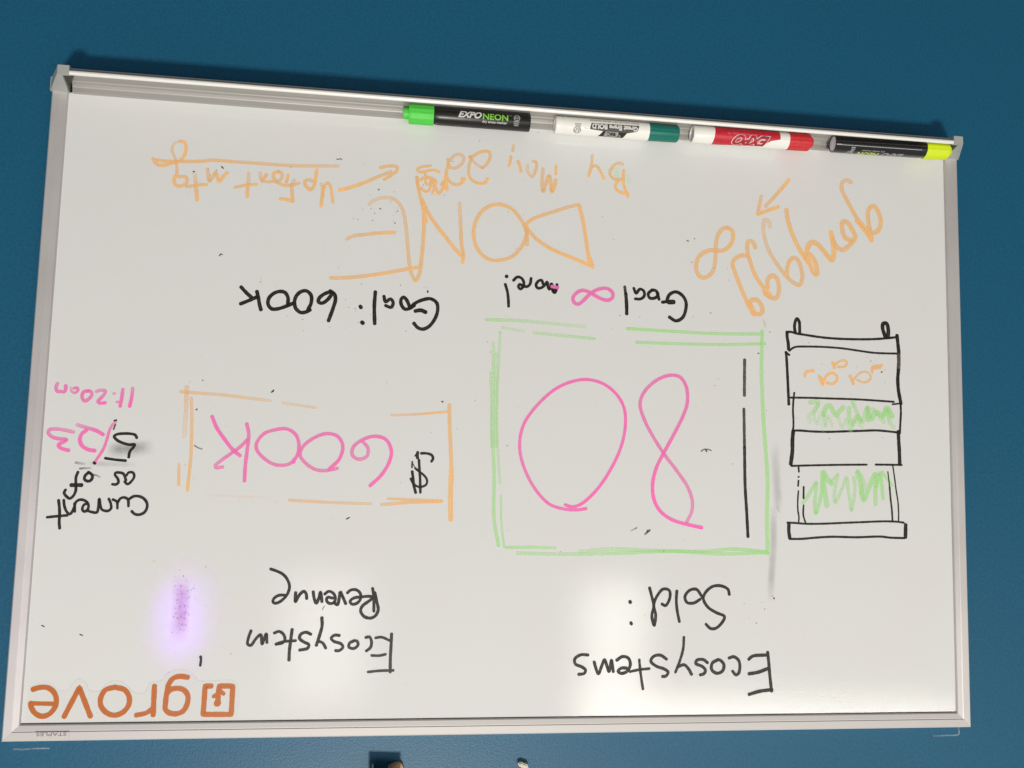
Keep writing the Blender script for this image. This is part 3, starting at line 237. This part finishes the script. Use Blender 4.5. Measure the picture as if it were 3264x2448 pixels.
# the profile starts a hair above the surface so that no faces share a plane
prof = [(a, b if b != 0. else -.0001) for a, b in prof[:1]] + prof[1:-1] + [(.0, .0085)]
def rail_top(a, b, e):  return (e*(HW+a), b, H+a)
def rail_side(sgn):
    return lambda a, b, e: (sgn*(HW+a), b, (H+a-.00005) if e else 0.0)
bm = bmesh.new(); extrude_profile(bm, prof, -1, 1, rail_top); obj('frame_rail', bm, M_alu, board)
sprof = [(.0, -.0001), (.0, -.0018), (.0008, -.0026), (.0054, -.0030), (.0062, -.0034), (.0128, -.0036), (FW+.0004, -.0026), (FW+.0006, BK), (.0, BK), (.0, .0085)]
for sg in (1, -1):
    bm = bmesh.new(); extrude_profile(bm, sprof, 0, 1, rail_side(sg)); obj('frame_rail', bm, M_aluz, board)
bm = bmesh.new(); box(bm, -HW+.0002, HW-.0002, -.0006, -.0001, H-.0005, H-.0001)
obj('rail_shadow_strip', bm, M_rail_shadow, board)  # thin dark strip standing in for shadow under the top rail
# marker tray along the lower edge: back strip, floor, rolled front lip
TX = .4380; FL = -.0092
tp = [(-.0004, .0002), (-.0030, -.0006), (-.0034, -.0048), (-.0040, -.0056), (-.0046, -.0078), (-.0060, -.0086), (-.0082, -.0080), (-.0090, FL+.0003), (-.0100, FL), (-.0290, FL), (-.0325, -.0082), (-.0335, -.0070)]
lip = [(-.0350+.0019*math.cos(a), -.0050+.0017*math.sin(a)) for a in [R(-60), R(-20), R(20), R(55), R(90), R(125), R(160), R(200), R(235), R(265)]]
under = [(-.0325, FL-.0012), (-.0290, FL-.0016), (-.0040, FL-.0016), (BK, FL-.0040), (BK, .0002)]
bm = bmesh.new()
extrude_profile(bm, [(a, b) for a, b in tp + lip + under], -TX, TX, lambda a, b, e: (e, a, b))
tray = obj('marker_tray', bm, M_tray, board)
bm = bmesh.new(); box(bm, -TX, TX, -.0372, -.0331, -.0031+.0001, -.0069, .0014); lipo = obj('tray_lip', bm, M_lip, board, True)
for f in tray.data.polygons: f.use_smooth = False
for sg in (1, -1):               # moulded end caps that close the tray
    bm = bmesh.new()
    X = lambda x: sg*x
    # slanting outer wall, thick where it meets the frame
    pts = [(.4572, -.0010), (.4572, -.0036), (.4392, -.0374), (.4292, -.0376), (.4292, -.0335), (.4362, -.0330), (.4408, -.0046), (.4408, -.0010)]
    def zt(y): return -.0029 + .0030*max(0, min(1, (y+.0330)/.0280))
    lo = [bm.verts.new((X(x), y, -.0108)) for x, y in pts]; hi = [bm.verts.new((X(x), y, zt(y))) for x, y in pts]
    n = len(pts)
    for i in range(n): bm.faces.new((lo[i], lo[(i+1) % n], hi[(i+1) % n], hi[i]))
    bm.faces.new(lo[::-1]); bm.faces.new(hi); bmesh.ops.triangulate(bm, faces=[f for f in bm.faces if len(f.verts) > 4])
    x0, x1 = sorted((X(.4423), X(.4576)))
    box(bm, x0, x1, -.0044, BK-.0002, -.0135, -.0002, .0006)
    rb = bmesh.new()
    q = [(.4262, -.0332), (.4365, -.0328), (.4410, -.0046), (.4400, -.0046)]
    rb.faces.new([rb.verts.new((X(x), y, -.0052)) for x, y in q])
    for f in rb.faces:
        f.normal_update()
        if f.normal.z < 0: f.normal_flip()
    bmesh.ops.recalc_face_normals(bm, faces=bm.faces)
    ec = obj('end_cap', bm, M_capgrey, board); obj('recess_shade', rb, M_recess_shade, ec)  # flat dark sheet painted as shade inside the cap

# ---- ribbons of ink
def smooth_path(p, step=9):
    if len(p) < 3: 
        a, b = Vector(p[0]), Vector(p[-1]); n = max(2, int((b-a).length/step)); return [a.lerp(b, i/n) for i in range(n+1)]
    P = [Vector(q) for q in p]; P = [P[0]*2-P[1]] + P + [P[-1]*2-P[-2]]; out = []
    for i in range(1, len(P)-2):
        p0, p1, p2, p3 = P[i-1:i+3]
        t0 = 0; t1 = max((p1-p0).length, 1e-3)**.5; t2 = t1+max((p2-p1).length, 1e-3)**.5; t3 = t2+max((p3-p2).length, 1e-3)**.5
        n = max(2, int((p2-p1).length/step))
        for k in range(n):
            t = t1+(t2-t1)*k/n
            A1 = p0*((t1-t)/(t1-t0))+p1*((t-t0)/(t1-t0)); A2 = p1*((t2-t)/(t2-t1))+p2*((t-t1)/(t2-t1)); A3 = p2*((t3-t)/(t3-t2))+p3*((t-t2)/(t3-t2))
            B1 = A1*((t2-t)/(t2-t0))+A2*((t-t0)/(t2-t0)); B2 = A2*((t3-t)/(t3-t1))+A3*((t-t1)/(t3-t1))
            out.append(B1*((t2-t)/(t2-t1))+B2*((t-t1)/(t2-t1)))
    out.append(P[-2]); return out
rng = random.Random(11)
def ribbon(bm, lay, st, y, soft=None, slot=0):
    ink, w, c0, c1, sm, flat = st
    p = [(flat[i], flat[i+1]) for i in range(0, len(flat), 2)]
    if sm: path = smooth_path(p)
    else:
        path = []
        for a, b in zip(p[:-1], p[1:]): path += smooth_path([a, b])[:-1]
        path.append(Vector(p[-1]))
    if soft is None: soft = max(c0, c1) <= .3
    h = w/2*(1.10 if ink in 'opn' else (1.14 if ink in 'kg' and w < 60 else (1.08 if ink == 'L' else 1))); L = [0]
    for a, b in zip(path[:-1], path[1:]): L.append(L[-1]+(b-a).length)
    T = max(L[-1], 1e-6)
    rows = []
    def tan(i):
        a = path[max(i-1, 0)]; b = path[min(i+1, len(path)-1)]; d = b-a
        return d.normalized() if d.length > 1e-6 else Vector((1, 0))
    ends = [(-1, .0), (-.92, .39), (-.72, .69), (-.40, .92)]
    t0 = tan(0); t1 = tan(len(path)-1)
    for e, wd in ends: rows.append((path[0]+t0*e*h*.85, t0, wd, 0))
    ph = rng.random()*9
    for i, q in enumerate(path):
        wob = 1+.035*math.sin(L[i]/23+ph)+.025*math.sin(L[i]/9.7+2*ph)
        rows.append((q, tan(i), wob, L[i]/T))
    for e, wd in ends[::-1]: rows.append((path[-1]-t1*e*h*.85, t1, wd, 1))
    prev = None
    cs = [(-1, 0), (-.8, .2), (-.45, .7), (0, 1), (.45, .7), (.8, .2), (1, 0)] if soft else [(-1, .5), (-.82, 1), (-.45, .93), (0, .86), (.45, .93), (.82, 1), (1, .5)]
    NL = len(cs); lane = [0.0]*NL; dry = .24 if ink in 'opn' else (.16 if ink == 'g' else .05)
    if ink in 'LFw': dry = 0
    gain = {'o': .93, 'n': .76}.get(ink, 1); load = 1.0
    for (q, t, wd, u) in rows:
        nrm = Vector((-t.y, t.x)); cov = c0+(c1-c0)*u
        if soft: cov *= min(1, wd) if wd < .95 else 1
        if soft: cov *= min(1, .0 + 4*min(u, 1-u)) if T > 3*h else 1
        row = []; load = .93*load + .07*rng.uniform(1-dry*1.3, 1+dry*.5)
        for li, (k, cm) in enumerate(cs):
            lane[li] = .9*lane[li] + rng.uniform(-1, 1)*dry*.33
            z = q+nrm*(k*h*wd)
            v = bm.verts.new((z.x*1e-4, y - u*2e-6, z.y*1e-4)); v[lay] = max(0, cov*cm*gain*load*(1+lane[li])); row.append(v)
        if prev:
            for a in range(NL-1):
                try:
                    f = bm.faces.new((prev[a], prev[a+1], row[a+1], row[a])); f.material_index = slot
                except ValueError: pass
        prev = row
def ink_object(name, strokes, parent, y0, label=None, dy=4e-6, extra=None):
    bm = bmesh.new(); lay = bm.verts.layers.float.new('cov'); slots = []
    for i, st in enumerate(strokes):
        if st[0] not in slots: slots.append(st[0])
        ribbon(bm, lay, st, y0-i*dy, slot=slots.index(st[0]))
    bmesh.ops.recalc_face_normals(bm, faces=bm.faces)
    for f in bm.faces:
        if f.normal.y > 0: f.normal_flip()
    return obj(name, bm, [INK[k] for k in slots], parent, label=label)
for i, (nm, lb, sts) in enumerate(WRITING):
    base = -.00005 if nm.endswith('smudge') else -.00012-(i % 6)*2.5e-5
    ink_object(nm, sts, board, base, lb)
# crumbs of dry ink
def blobs(name, items, y, ink, cov, label, seed):
    rg = random.Random(seed); bm = bmesh.new(); lay = bm.verts.layers.float.new('cov')
    for x, z, d in items:
        for k in range(1 if d < 20 else 2):
            ox, oz = (rg.uniform(-.5, .5)*d*k, rg.uniform(-.3, .3)*d*k); n = 7; a0 = rg.random()*6; el = rg.uniform(.45, 1); c = cov*rg.uniform(.6, 1.05)
            vs = []
            for j in range(n):
                a = 2*math.pi*j/n; r = d*.5*rg.uniform(.6, 1.15)
                px, pz = r*math.cos(a), r*el*math.sin(a)
                vs.append(bm.verts.new(((x+ox+px*math.cos(a0)-pz*math.sin(a0))*1e-4, y, (z+oz+px*math.sin(a0)+pz*math.cos(a0))*1e-4)))
            ce = bm.verts.new(((x+ox)*1e-4, y, (z+oz)*1e-4)); ce[lay] = c
            for v in vs: v[lay] = c*.55
            for j in range(n): bm.faces.new((vs[j], vs[(j+1) % n], ce))
        y -= 1.5e-7
    for f in bm.faces: f.normal_update()
    for f in bm.faces:
        if f.normal.y > 0: f.normal_flip()
    o = obj(name, bm, INK[ink], board, label=label); o['kind'] = 'stuff'; return o
blobs('ink_crumb', [(x, z, d*1.4) for x, z, d in SPECKS], -.00040, 'k', 1.0, None, 3)
rg = random.Random(8)
blobs('ink_crumb', [(rg.uniform(-4350, 4350), rg.uniform(150, 5650), rg.uniform(4, 11)) for _ in range(260)], -.00042, 'g', .30, None, 5)
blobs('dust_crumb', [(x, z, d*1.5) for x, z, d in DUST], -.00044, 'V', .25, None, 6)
# vinyl word sticker in the upper corner
film = bmesh.new()
pts = [(STICKER_EDGE[5][i]*1e-4, STICKER_EDGE[5][i+1]*1e-4) for i in range(0, len(STICKER_EDGE[5]), 2)]
pts = pts[:-1] + [(pts[-1][0], H-.0012), (pts[0][0], H-.0012)]
from mathutils.geometry import tessellate_polygon
fv = [film.verts.new((x, -.00010, z)) for x, z in pts]
for tri in tessellate_polygon([[Vector((x, z, 0)) for x, z in pts]]):
    try: film.faces.new([fv[k] for k in tri])
    except ValueError: pass
for f in film.faces:
    f.normal_update()
    if f.normal.y > 0: f.normal_flip()
M_film = mat('clear_vinyl_film', (.78, .76, .73, 1), .22, vary=(60, .4, (.76, .75, .72, 1)))
nt = M_film.node_tree; tr = nt.nodes.new('ShaderNodeBsdfTransparent'); ms = nt.nodes.new('ShaderNodeMixShader'); ms.inputs[0].default_value = .07
nt.links.new(tr.outputs[0], ms.inputs[1]); nt.links.new(nt.nodes['Principled BSDF'].outputs[0], ms.inputs[2]); nt.links.new(ms.outputs[0], nt.nodes['Material Output'].inputs[0])
stick = obj('word_sticker', film, M_film, board, label='clear vinyl sticker with an orange word and a leaf icon')
ink_object('sticker_edge', [STICKER_EDGE[:2]+[.2, .2]+STICKER_EDGE[4:]], stick, -.00013)
ink_object('leaf_icon', [s for k, s in LOGO if k == 'icon'], stick, -.00020)
lt = [s for k, s in LOGO if k == 'letter']
for i, grp in enumerate(([lt[0]], lt[1:3], [lt[3]], [lt[4]], lt[5:7])): ink_object('letter', grp, stick, -.00024-i*3e-6)

# ---- lettering
def text_bm(s, size, shear=0, bold=0, space=1, sx=1):
    cu = bpy.data.curves.new('t', 'FONT'); cu.body = s; cu.size = size; cu.shear = shear; cu.offset = bold
    cu.space_character = space; cu.align_x = 'CENTER'; cu.align_y = 'CENTER'; cu.resolution_u = 3
    o = bpy.data.objects.new('t', cu); col.objects.link(o)
    dg = bpy.context.evaluated_depsgraph_get(); me = bpy.data.meshes.new_from_object(o.evaluated_get(dg))
    bm = bmesh.new(); bm.from_mesh(me); bpy.data.meshes.remove(me); bpy.data.objects.remove(o); bpy.data.curves.remove(cu)
    for v in bm.verts: v.co.x *= sx
    return bm
M_grey_print = mat('grey_print', (.22, .215, .20, 1), .5)
M_label_bg = mat('label_plate', (.60, .59, .55, 1), .35)
nx0, nz0, nx1 = 0.40037, 0.58042, 0.42884
bm = bmesh.new(); box(bm, nx0, nx1, -.00385, -.0036, H+.0062, H+.0131); plate = obj('maker_plate', bm, M_label_bg, board, label='small pale plate with grey lettering near the frame corner')
bm = text_bm('STAPLES', .0072, bold=.00008, sx=1.0)
xs = [v.co.x for v in bm.verts]; wd = max(xs)-min(xs); tw = 0.02510
for v in bm.verts: v.co = Vector((v.co.x*tw/wd + 0.41492, -.00395, v.co.y*.0029/.0051 + 0.58042))
obj('maker_name', bm, M_grey_print, plate)
# pink ink rubbed on the tray lip
bm = bmesh.new(); lay = bm.verts.layers.float.new('cov')
prev = None
for i in range(15):
    u = i/14; x = 0.02536 + (0.00709-0.02536)*u; row = []
    for a in (150, 120, 90, 60, 40):
        v = bm.verts.new((x, -.0350+.00200*math.cos(R(a)), -.0050+.00180*math.sin(R(a)))); v[lay] = .75*math.sin(math.pi*u)**.7; row.append(v)
    if prev:
        for a in range(4): bm.faces.new((prev[a], prev[a+1], row[a+1], row[a]))
    prev = row
bmesh.ops.recalc_face_normals(bm, faces=bm.faces)
obj('pink_stain', bm, INK['p'], tray, True)

# ------------------------------------------------------------------ marks on the wall and the ornaments at its edge
bm = bmesh.new(); lay = bm.verts.layers.float.new('cov')
for k, wm in enumerate(WALL_MARKS): ribbon(bm, lay, ['w', 14, .17, .25, 1 - k, wm], WY-.0003-k*1e-5, soft=False)
for v in bm.verts: v.co.z += Z0
for f in bm.faces:
    f.normal_update()
    if f.normal.y > 0: f.normal_flip()
obj('scuff_mark', bm, INK['w'], wall)
def slab(name, flat, y0, y1, m, parent, bev=.001):
    bm = bmesh.new(); p = [(flat[i]*1e-4, flat[i+1]*1e-4) for i in range(0, len(flat), 2)]
    A = [bm.verts.new((x, y0, z)) for x, z in p]; B = [bm.verts.new((x, y1, z)) for x, z in p]; n = len(p)
    fr = bm.faces.new(A); bm.faces.new(B[::-1])
    for i in range(n): bm.faces.new((A[i], B[i], B[(i+1) % n], A[(i+1) % n]))
    bmesh.ops.recalc_face_normals(bm, faces=bm.faces)
    if bev: bmesh.ops.bevel(bm, geom=[e for e in fr.edges], offset=bev, segments=2, affect='EDGES')
    return obj(name, bm, m, parent)
M_tan = mat('tan_card', (.50, .31, .17, 1), .6, bump=(500, .2, .0003), vary=(200, .6, (.56, .37, .22, 1)))
M_cream = mat('cream_card', (.66, .64, .52, 1), .6, bump=(500, .2, .0003), vary=(150, .6, (.60, .55, .44, 1)))
e = empty('wall_ornament', (0, 0, Z0), 'tan rounded ornament tip standing off the blue wall above the board, casting a dark shadow', 'ornament')
slab('tip', ORNAMENT[0], .0065, WY-.0002, M_tan, e)
slab('backing', ORNAMENT[3], -.0090, -.0060, M_cream, e)
slab('side_strip', ORNAMENT[1], .0040, WY-.0002, M_cream, e, 0)
e = empty('wall_ornament', (0, 0, Z0), 'small cream curved ornament tip on the blue wall above the middle of the board', 'ornament')
slab('tip', ORNAMENT[2], .0055, WY-.0002, M_cream, e)

# ------------------------------------------------------------------ markers lying in the tray
def lathe(prof, seg=48, flute=0, fdepth=0):
    bm = bmesh.new(); rings = []
    for x, r in prof:
        if r <= 1e-6: rings.append([bm.verts.new((x, 0, 0))]); continue
        ring = []
        for k in range(seg):
            a = 2*math.pi*k/seg; rr = r*(1-(fdepth if flute and (k*flute//seg*0 + (k*flute) % seg < flute*2) else 0))
            ring.append(bm.verts.new((x, -rr*math.cos(a), rr*math.sin(a))))
        rings.append(ring)
    for A, B in zip(rings[:-1], rings[1:]):
        for k in range(seg):
            j = (k+1) % seg
            if len(A) == 1 and len(B) > 1: bm.faces.new((A[0], B[j], B[k]))
            elif len(B) == 1 and len(A) > 1: bm.faces.new((A[k], A[j], B[0]))
            elif len(A) > 1: bm.faces.new((A[k], A[j], B[j], B[k]))
    bmesh.ops.recalc_face_normals(bm, faces=bm.faces)
    return bm
def smooth_obj(name, bm, m, parent, label=None, ang=35):
    o = obj(name, bm, m, parent, label=label)
    me = o.data
    for p in me.polygons: p.use_smooth = True
    bm2 = bmesh.new(); bm2.from_mesh(me)
    for ed in bm2.edges:
        if len(ed.link_faces) == 2 and ed.calc_face_angle() > R(ang): ed.smooth = False
    bm2.to_mesh(me); bm2.free()
    return o
def wrap(bm, x0, th0, r, flip=False):
    """wrap flat (u, v) print round a barrel; v runs along the girth"""
    s = -1 if flip else 1
    vmin = min(v.co.y for v in bm.verts); vmax = max(v.co.y for v in bm.verts); k = vmin+.0006
    while k < vmax:
        bmesh.ops.bisect_plane(bm, geom=bm.verts[:]+bm.edges[:]+bm.faces[:], plane_co=(0, k, 0), plane_no=(0, 1, 0)); k += .0006
    for v in bm.verts:
        th = th0 + s*v.co.y/r; v.co = Vector((x0 + s*v.co.x, -r*math.cos(th), r*math.sin(th)))
    bmesh.ops.recalc_face_normals(bm, faces=bm.faces)
    for f in bm.faces:
        f.normal_update(); c = f.calc_center_median()
        if f.normal.dot(Vector((0, c.y, c.z))) < 0: f.normal_flip()
    return bm
def seal_bm(d):
    bm = bmesh.new(); n = 28
    A = [bm.verts.new((d*.5*math.cos(2*math.pi*k/n), d*.5*math.sin(2*math.pi*k/n), 0)) for k in range(n)]
    B = [bm.verts.new((d*.36*math.cos(2*math.pi*k/n), d*.36*math.sin(2*math.pi*k/n), 0)) for k in range(n)]
    for k in range(n): bm.faces.new((A[k], A[(k+1) % n], B[(k+1) % n], B[k]))
    t = text_bm('AP', d*.62, bold=d*.02); me = bpy.data.meshes.new('t'); t.to_mesh(me); t.free(); bm.from_mesh(me); bpy.data.meshes.remove(me)
    return bm
def lines_bm(w, ys, h):
    bm = bmesh.new()
    for i, y in enumerate(ys):
        ww = w*(1-.12*i)
        bm.faces.new([bm.verts.new(q) for q in ((-ww/2, y, 0), (ww/2, y, 0), (ww/2, y+h, 0), (-ww/2, y+h, 0))])
    return bm
VIEW = R(22.5)
def TH(f): return VIEW + math.asin(max(-.999, min(.999, f)))
class Pen:
    """a marker; zx/zy give places on it as they read across the photographed barrel"""
    def __init__(s, label, xs, ys, cl, half, y, r, yaw=0, group='dry-erase markers lying in the tray'):
        s.xs, s.ys, s.cl, s.h, s.r = xs, ys, cl, half, r
        s.xc = (ys[0]+ys[1])/2; s.yaw = yaw
        s.e = empty('marker', (s.xc, y, Z0-.0092+r+.0001), label, 'marker', group, (0, 0, yaw))
    def x(s, z): return s.ys[0]+(z-s.xs[0])*(s.ys[1]-s.ys[0])/(s.xs[1]-s.xs[0]) - s.xc
    def f(s, z, zy): return (zy-(s.cl[0]+s.cl[1]*(z-s.xs[0])))/s.h
    def text(s, txt, z, zy, wz, hz, m, flip, name='print', parent=None, lift=.00006, **kw):
        bm = text_bm(txt, .01, **kw); X = [v.co.x for v in bm.verts]; Y = [v.co.y for v in bm.verts]
        th = TH(s.f(z, zy)); ppm = abs((s.xs[1]-s.xs[0])/(s.ys[1]-s.ys[0]))
        w, h = wz/ppm, hz/ppm/max(.35, math.cos(th-VIEW))
        cx, cy = (max(X)+min(X))/2, (max(Y)+min(Y))/2
        for v in bm.verts: v.co.x = (v.co.x-cx)*w/(max(X)-min(X)); v.co.y = (v.co.y-cy)*h/(max(Y)-min(Y))
        return obj(name, wrap(bm, s.x(z), th, s.r+lift, flip), m, parent or s.body, True)
    def shape(s, bm, z, zy, m, flip, name='print', lift=.00006):
        return obj(name, wrap(bm, s.x(z), TH(s.f(z, zy)), s.r+lift, flip), m, s.body, True)
    def poly(s, pts, m, name='print', lift=.00004):
        bm = bmesh.new(); vs = []
        for z, zy in pts: vs.append(bm.verts.new((s.x(z), (TH(s.f(z, zy)) if abs(zy) < 9000 else R(-120))*s.r, 0)))
        bm.faces.new(vs); bmesh.ops.triangulate(bm, faces=bm.faces)
        return obj(name, wrap(bm, 0, 0, s.r+lift, False), m, s.body, True)
P_black = mat('black_barrel_plastic', (.008, .008, .008, 1), .09, coat=1)
P_blackm = mat('matt_black_barrel_plastic', (.012, .011, .011, 1), .34, bump=(400, .1, .0003))
P_white = mat('white_barrel_plastic', (.86, .86, .80, 1), .28, vary=(90, .4, (.82, .82, .78, 1)))
P_green = mat('neon_green_cap', (.075, .60, .055, 1), .5, bump=(900, .3, .0004), vary=(300, .6, (.10, .66, .08, 1)))
P_teal = mat('teal_cap', (.004, .155, .115, 1), .38, vary=(200, .5, (.006, .19, .15, 1)))
P_red = mat('red_cap', (.56, .018, .024, 1), .45, bump=(900, .3, .0004), vary=(300, .7, (.66, .035, .045, 1)))
P_redlab = mat('red_label', (.52, .014, .030, 1), .40, vary=(200, .5, (.60, .03, .05, 1)))
P_darkred = mat('dark_red_print', (.40, .013, .028, 1), .4)
P_yellow = mat('neon_yellow_cap', (.66, .80, .012, 1), .45, bump=(900, .2, .0004), vary=(200, .5, (.62, .78, .01, 1)))
T_white = mat('white_print', (.62, .62, .60, 1), .5)
T_grey = mat('light_grey_print', (.30, .30, .29, 1), .5)
T_green = mat('lime_print', (.22, .56, .05, 1), .5)
T_lime = mat('yellow_green_print', (.42, .56, .10, 1), .5)
T_dark = mat('dark_print', (.022, .020, .012, 1), .4)
T_mid = mat('mid_grey_print', (.33, .33, .32, 1), .5)
T_pink = mat('faint_pink_print', (.62, .12, .14, 1), .5)
T_plug = mat('pale_end_plug', (.85, .85, .90, 1), .5)

# green-capped black marker, leftmost in the photo
p = Pen('black marker with a bright green cap and white and green print on its barrel', (160, 2025), (.1311, .0069), (247, .0754), 130, -.0128, .0088)
x = p.x
p.body = smooth_obj('barrel', lathe([(x(2025), 0), (x(2025), .0074), (x(2020), .0084), (x(2008), .0088), (x(700), .0088), (x(640), .0086), (x(605), .0080), (x(600), .0055)]), P_blackm, p.e)
cap = smooth_obj('cap', lathe([(x(604), .0070), (x(604), .0094), (x(590), .0096), (x(300), .0096), (x(255), .0095), (x(242), .0091), (x(240), .0055), (x(168), .0054), (x(160), .0047), (x(160), 0)], 60, 12, .035), P_green, p.e)
p.text('EXPO', 1127, 268, 345, 92, T_white, True, shear=.35, bold=.0004)
p.text('NEON', 1500, 303, 372, 84, T_green, True, bold=.00025)
p.text('dry erase marker', 1492, 380, 366, 44, T_white, True, bold=.00012)
p.text('TM', 1722, 290, 40, 18, T_grey, True)
p.shape(seal_bm(.0064), 1815, 318, T_grey, True); p.shape(lines_bm(.0056, (0, -.0019, -.0036), .0009), 1810, 378, T_grey, True)

# white marker with teal cap
p = Pen('white marker with a dark teal cap and a black emblem on its barrel', (180, 1995), (-.0180, -.1444), (284, .0585), 134, -.0128, .0088)
x = p.x
p.body = smooth_obj('barrel', lathe([(x(1545), .0060), (x(1545), .0086), (x(1500), .0088), (x(295), .0088), (x(285), .0084), (x(270), .0088), (x(192), .0086), (x(180), .0078), (x(180), .0058), (x(190), .0055), (x(190), 0)]), P_white, p.e)
smooth_obj('cap', lathe([(x(1995), 0), (x(1995), .0066), (x(1988), .0078), (x(1965), .0083), (x(1546), .0086), (x(1546), .0060)], 64, 8, .04), P_teal, p.e)
p.poly([(690, 245), (1385, 277), (1368, 350), (1352, 366), (1215, 387), (1195, 415), (1165, 459), (800, 436), (862, 362), (665, 336)], T_dark)
p.text('Great Erase BOLD', 1030, 305, 670, 72, T_white, False, bold=.0006, lift=.00012)
p.poly([(905, 365), (1085, 375), (1095, 415), (1075, 446), (890, 436), (885, 412)], T_mid, lift=.00008)
p.text('BIC', 988, 404, 140, 48, T_dark, False, bold=.0005, shear=-.2, lift=.00016)
p.shape(lines_bm(.0018, (0, .0016), .0013), 1115, 420, T_mid, False, lift=.0001)
p.text('BOLD COLOR DRY ERASE MARKER', 1022, 228, 720, 22, T_mid, False, bold=.0002)
p.shape(seal_bm(.0078), 490, 348, T_mid, False); p.shape(lines_bm(.0066, (-.001, .0004, .0018, .0032), .0009), 495, 268, T_mid, False)
p.shape(lines_bm(.0050, (0,), .0006), 618, 318, T_mid, False)

# red and white marker
p = Pen('white marker with a red label and red cap, large slanted outlined lettering', (180, 1940), (-.1583, -.2857), (290, .0560), 126, -.0160, .0086, yaw=.006)
x = p.x
p.body = smooth_obj('barrel', lathe([(x(1566), .0060), (x(1566), .0084), (x(1540), .0086), (x(470), .0086), (x(440), .0088), (x(190), .0087), (x(176), .0080), (x(176), .0066), (x(215), .0060), (x(225), 0)]), P_white, p.e)
smooth_obj('cap', lathe([(x(1942), 0), (x(1942), .0042), (x(1934), .0050), (x(1898), .0052), (x(1896), .0070), (x(1885), .0084), (x(1840), .0088), (x(1567), .0089), (x(1566), .0060)], 60, 10, .04), P_red, p.e)
p.poly([(492, 9999), (1415, 9999), (1422, 345), (1290, 368), (1235, 400), (1180, 450), (700, 436), (455, 432)], P_redlab, 'label_wrap')
p.text('EXPO', 1000, 372, 560, 165, T_white, False, shear=.5, bold=.0010, lift=.00009)
p.text('EXPO', 1000, 372, 536, 150, P_darkred, False, shear=.5, bold=.00055, lift=.00016)
p.text('LOW ODOR CHISEL TIP', 870, 275, 440, 24, T_pink, False, bold=.0004, lift=.0001)

# black marker with yellow cap
p = Pen('glossy black marker with a neon yellow cap and a pale disc on its end', (215, 1890), (-.3033, -.4344), (309, .0673), 128, -.0203, .0088, yaw=.026)
x = p.x
p.body = smooth_obj('barrel', lathe([(x(1548), .0060), (x(1548), .0078), (x(1515), .0084), (x(1440), .0088), (x(275), .0088), (x(262), .0086), (x(258), .0079), (x(275), .0077)]), P_black, p.e)
smooth_obj('end_plug', lathe([(x(266), 0), (x(266), .0070), (x(270), .0077), (x(276), .0077)]), T_plug, p.e)
smooth_obj('cap', lathe([(x(1895), 0), (x(1893), .0040), (x(1884), .0052), (x(1862), .0056), (x(1858), .0074), (x(1835), .0088), (x(1550), .0092), (x(1520), .0090), (x(1520), .0060)], 60, 10, .03), P_yellow, p.e)
p.text('EXPO', 1070, 474, 300, 40, T_grey, False, shear=.5, bold=.0004)
p.text('NEON', 735, 456, 290, 34, T_lime, False, bold=.0004)
p.text('dry erase marker', 785, 412, 320, 26, T_grey, False, bold=.0002)
p.shape(lines_bm(.0046, (-.0036, -.0018, 0, .0018), .0012), 505, 400, T_grey, False)
p.shape(seal_bm(.0064), 480, 438, T_grey, False)
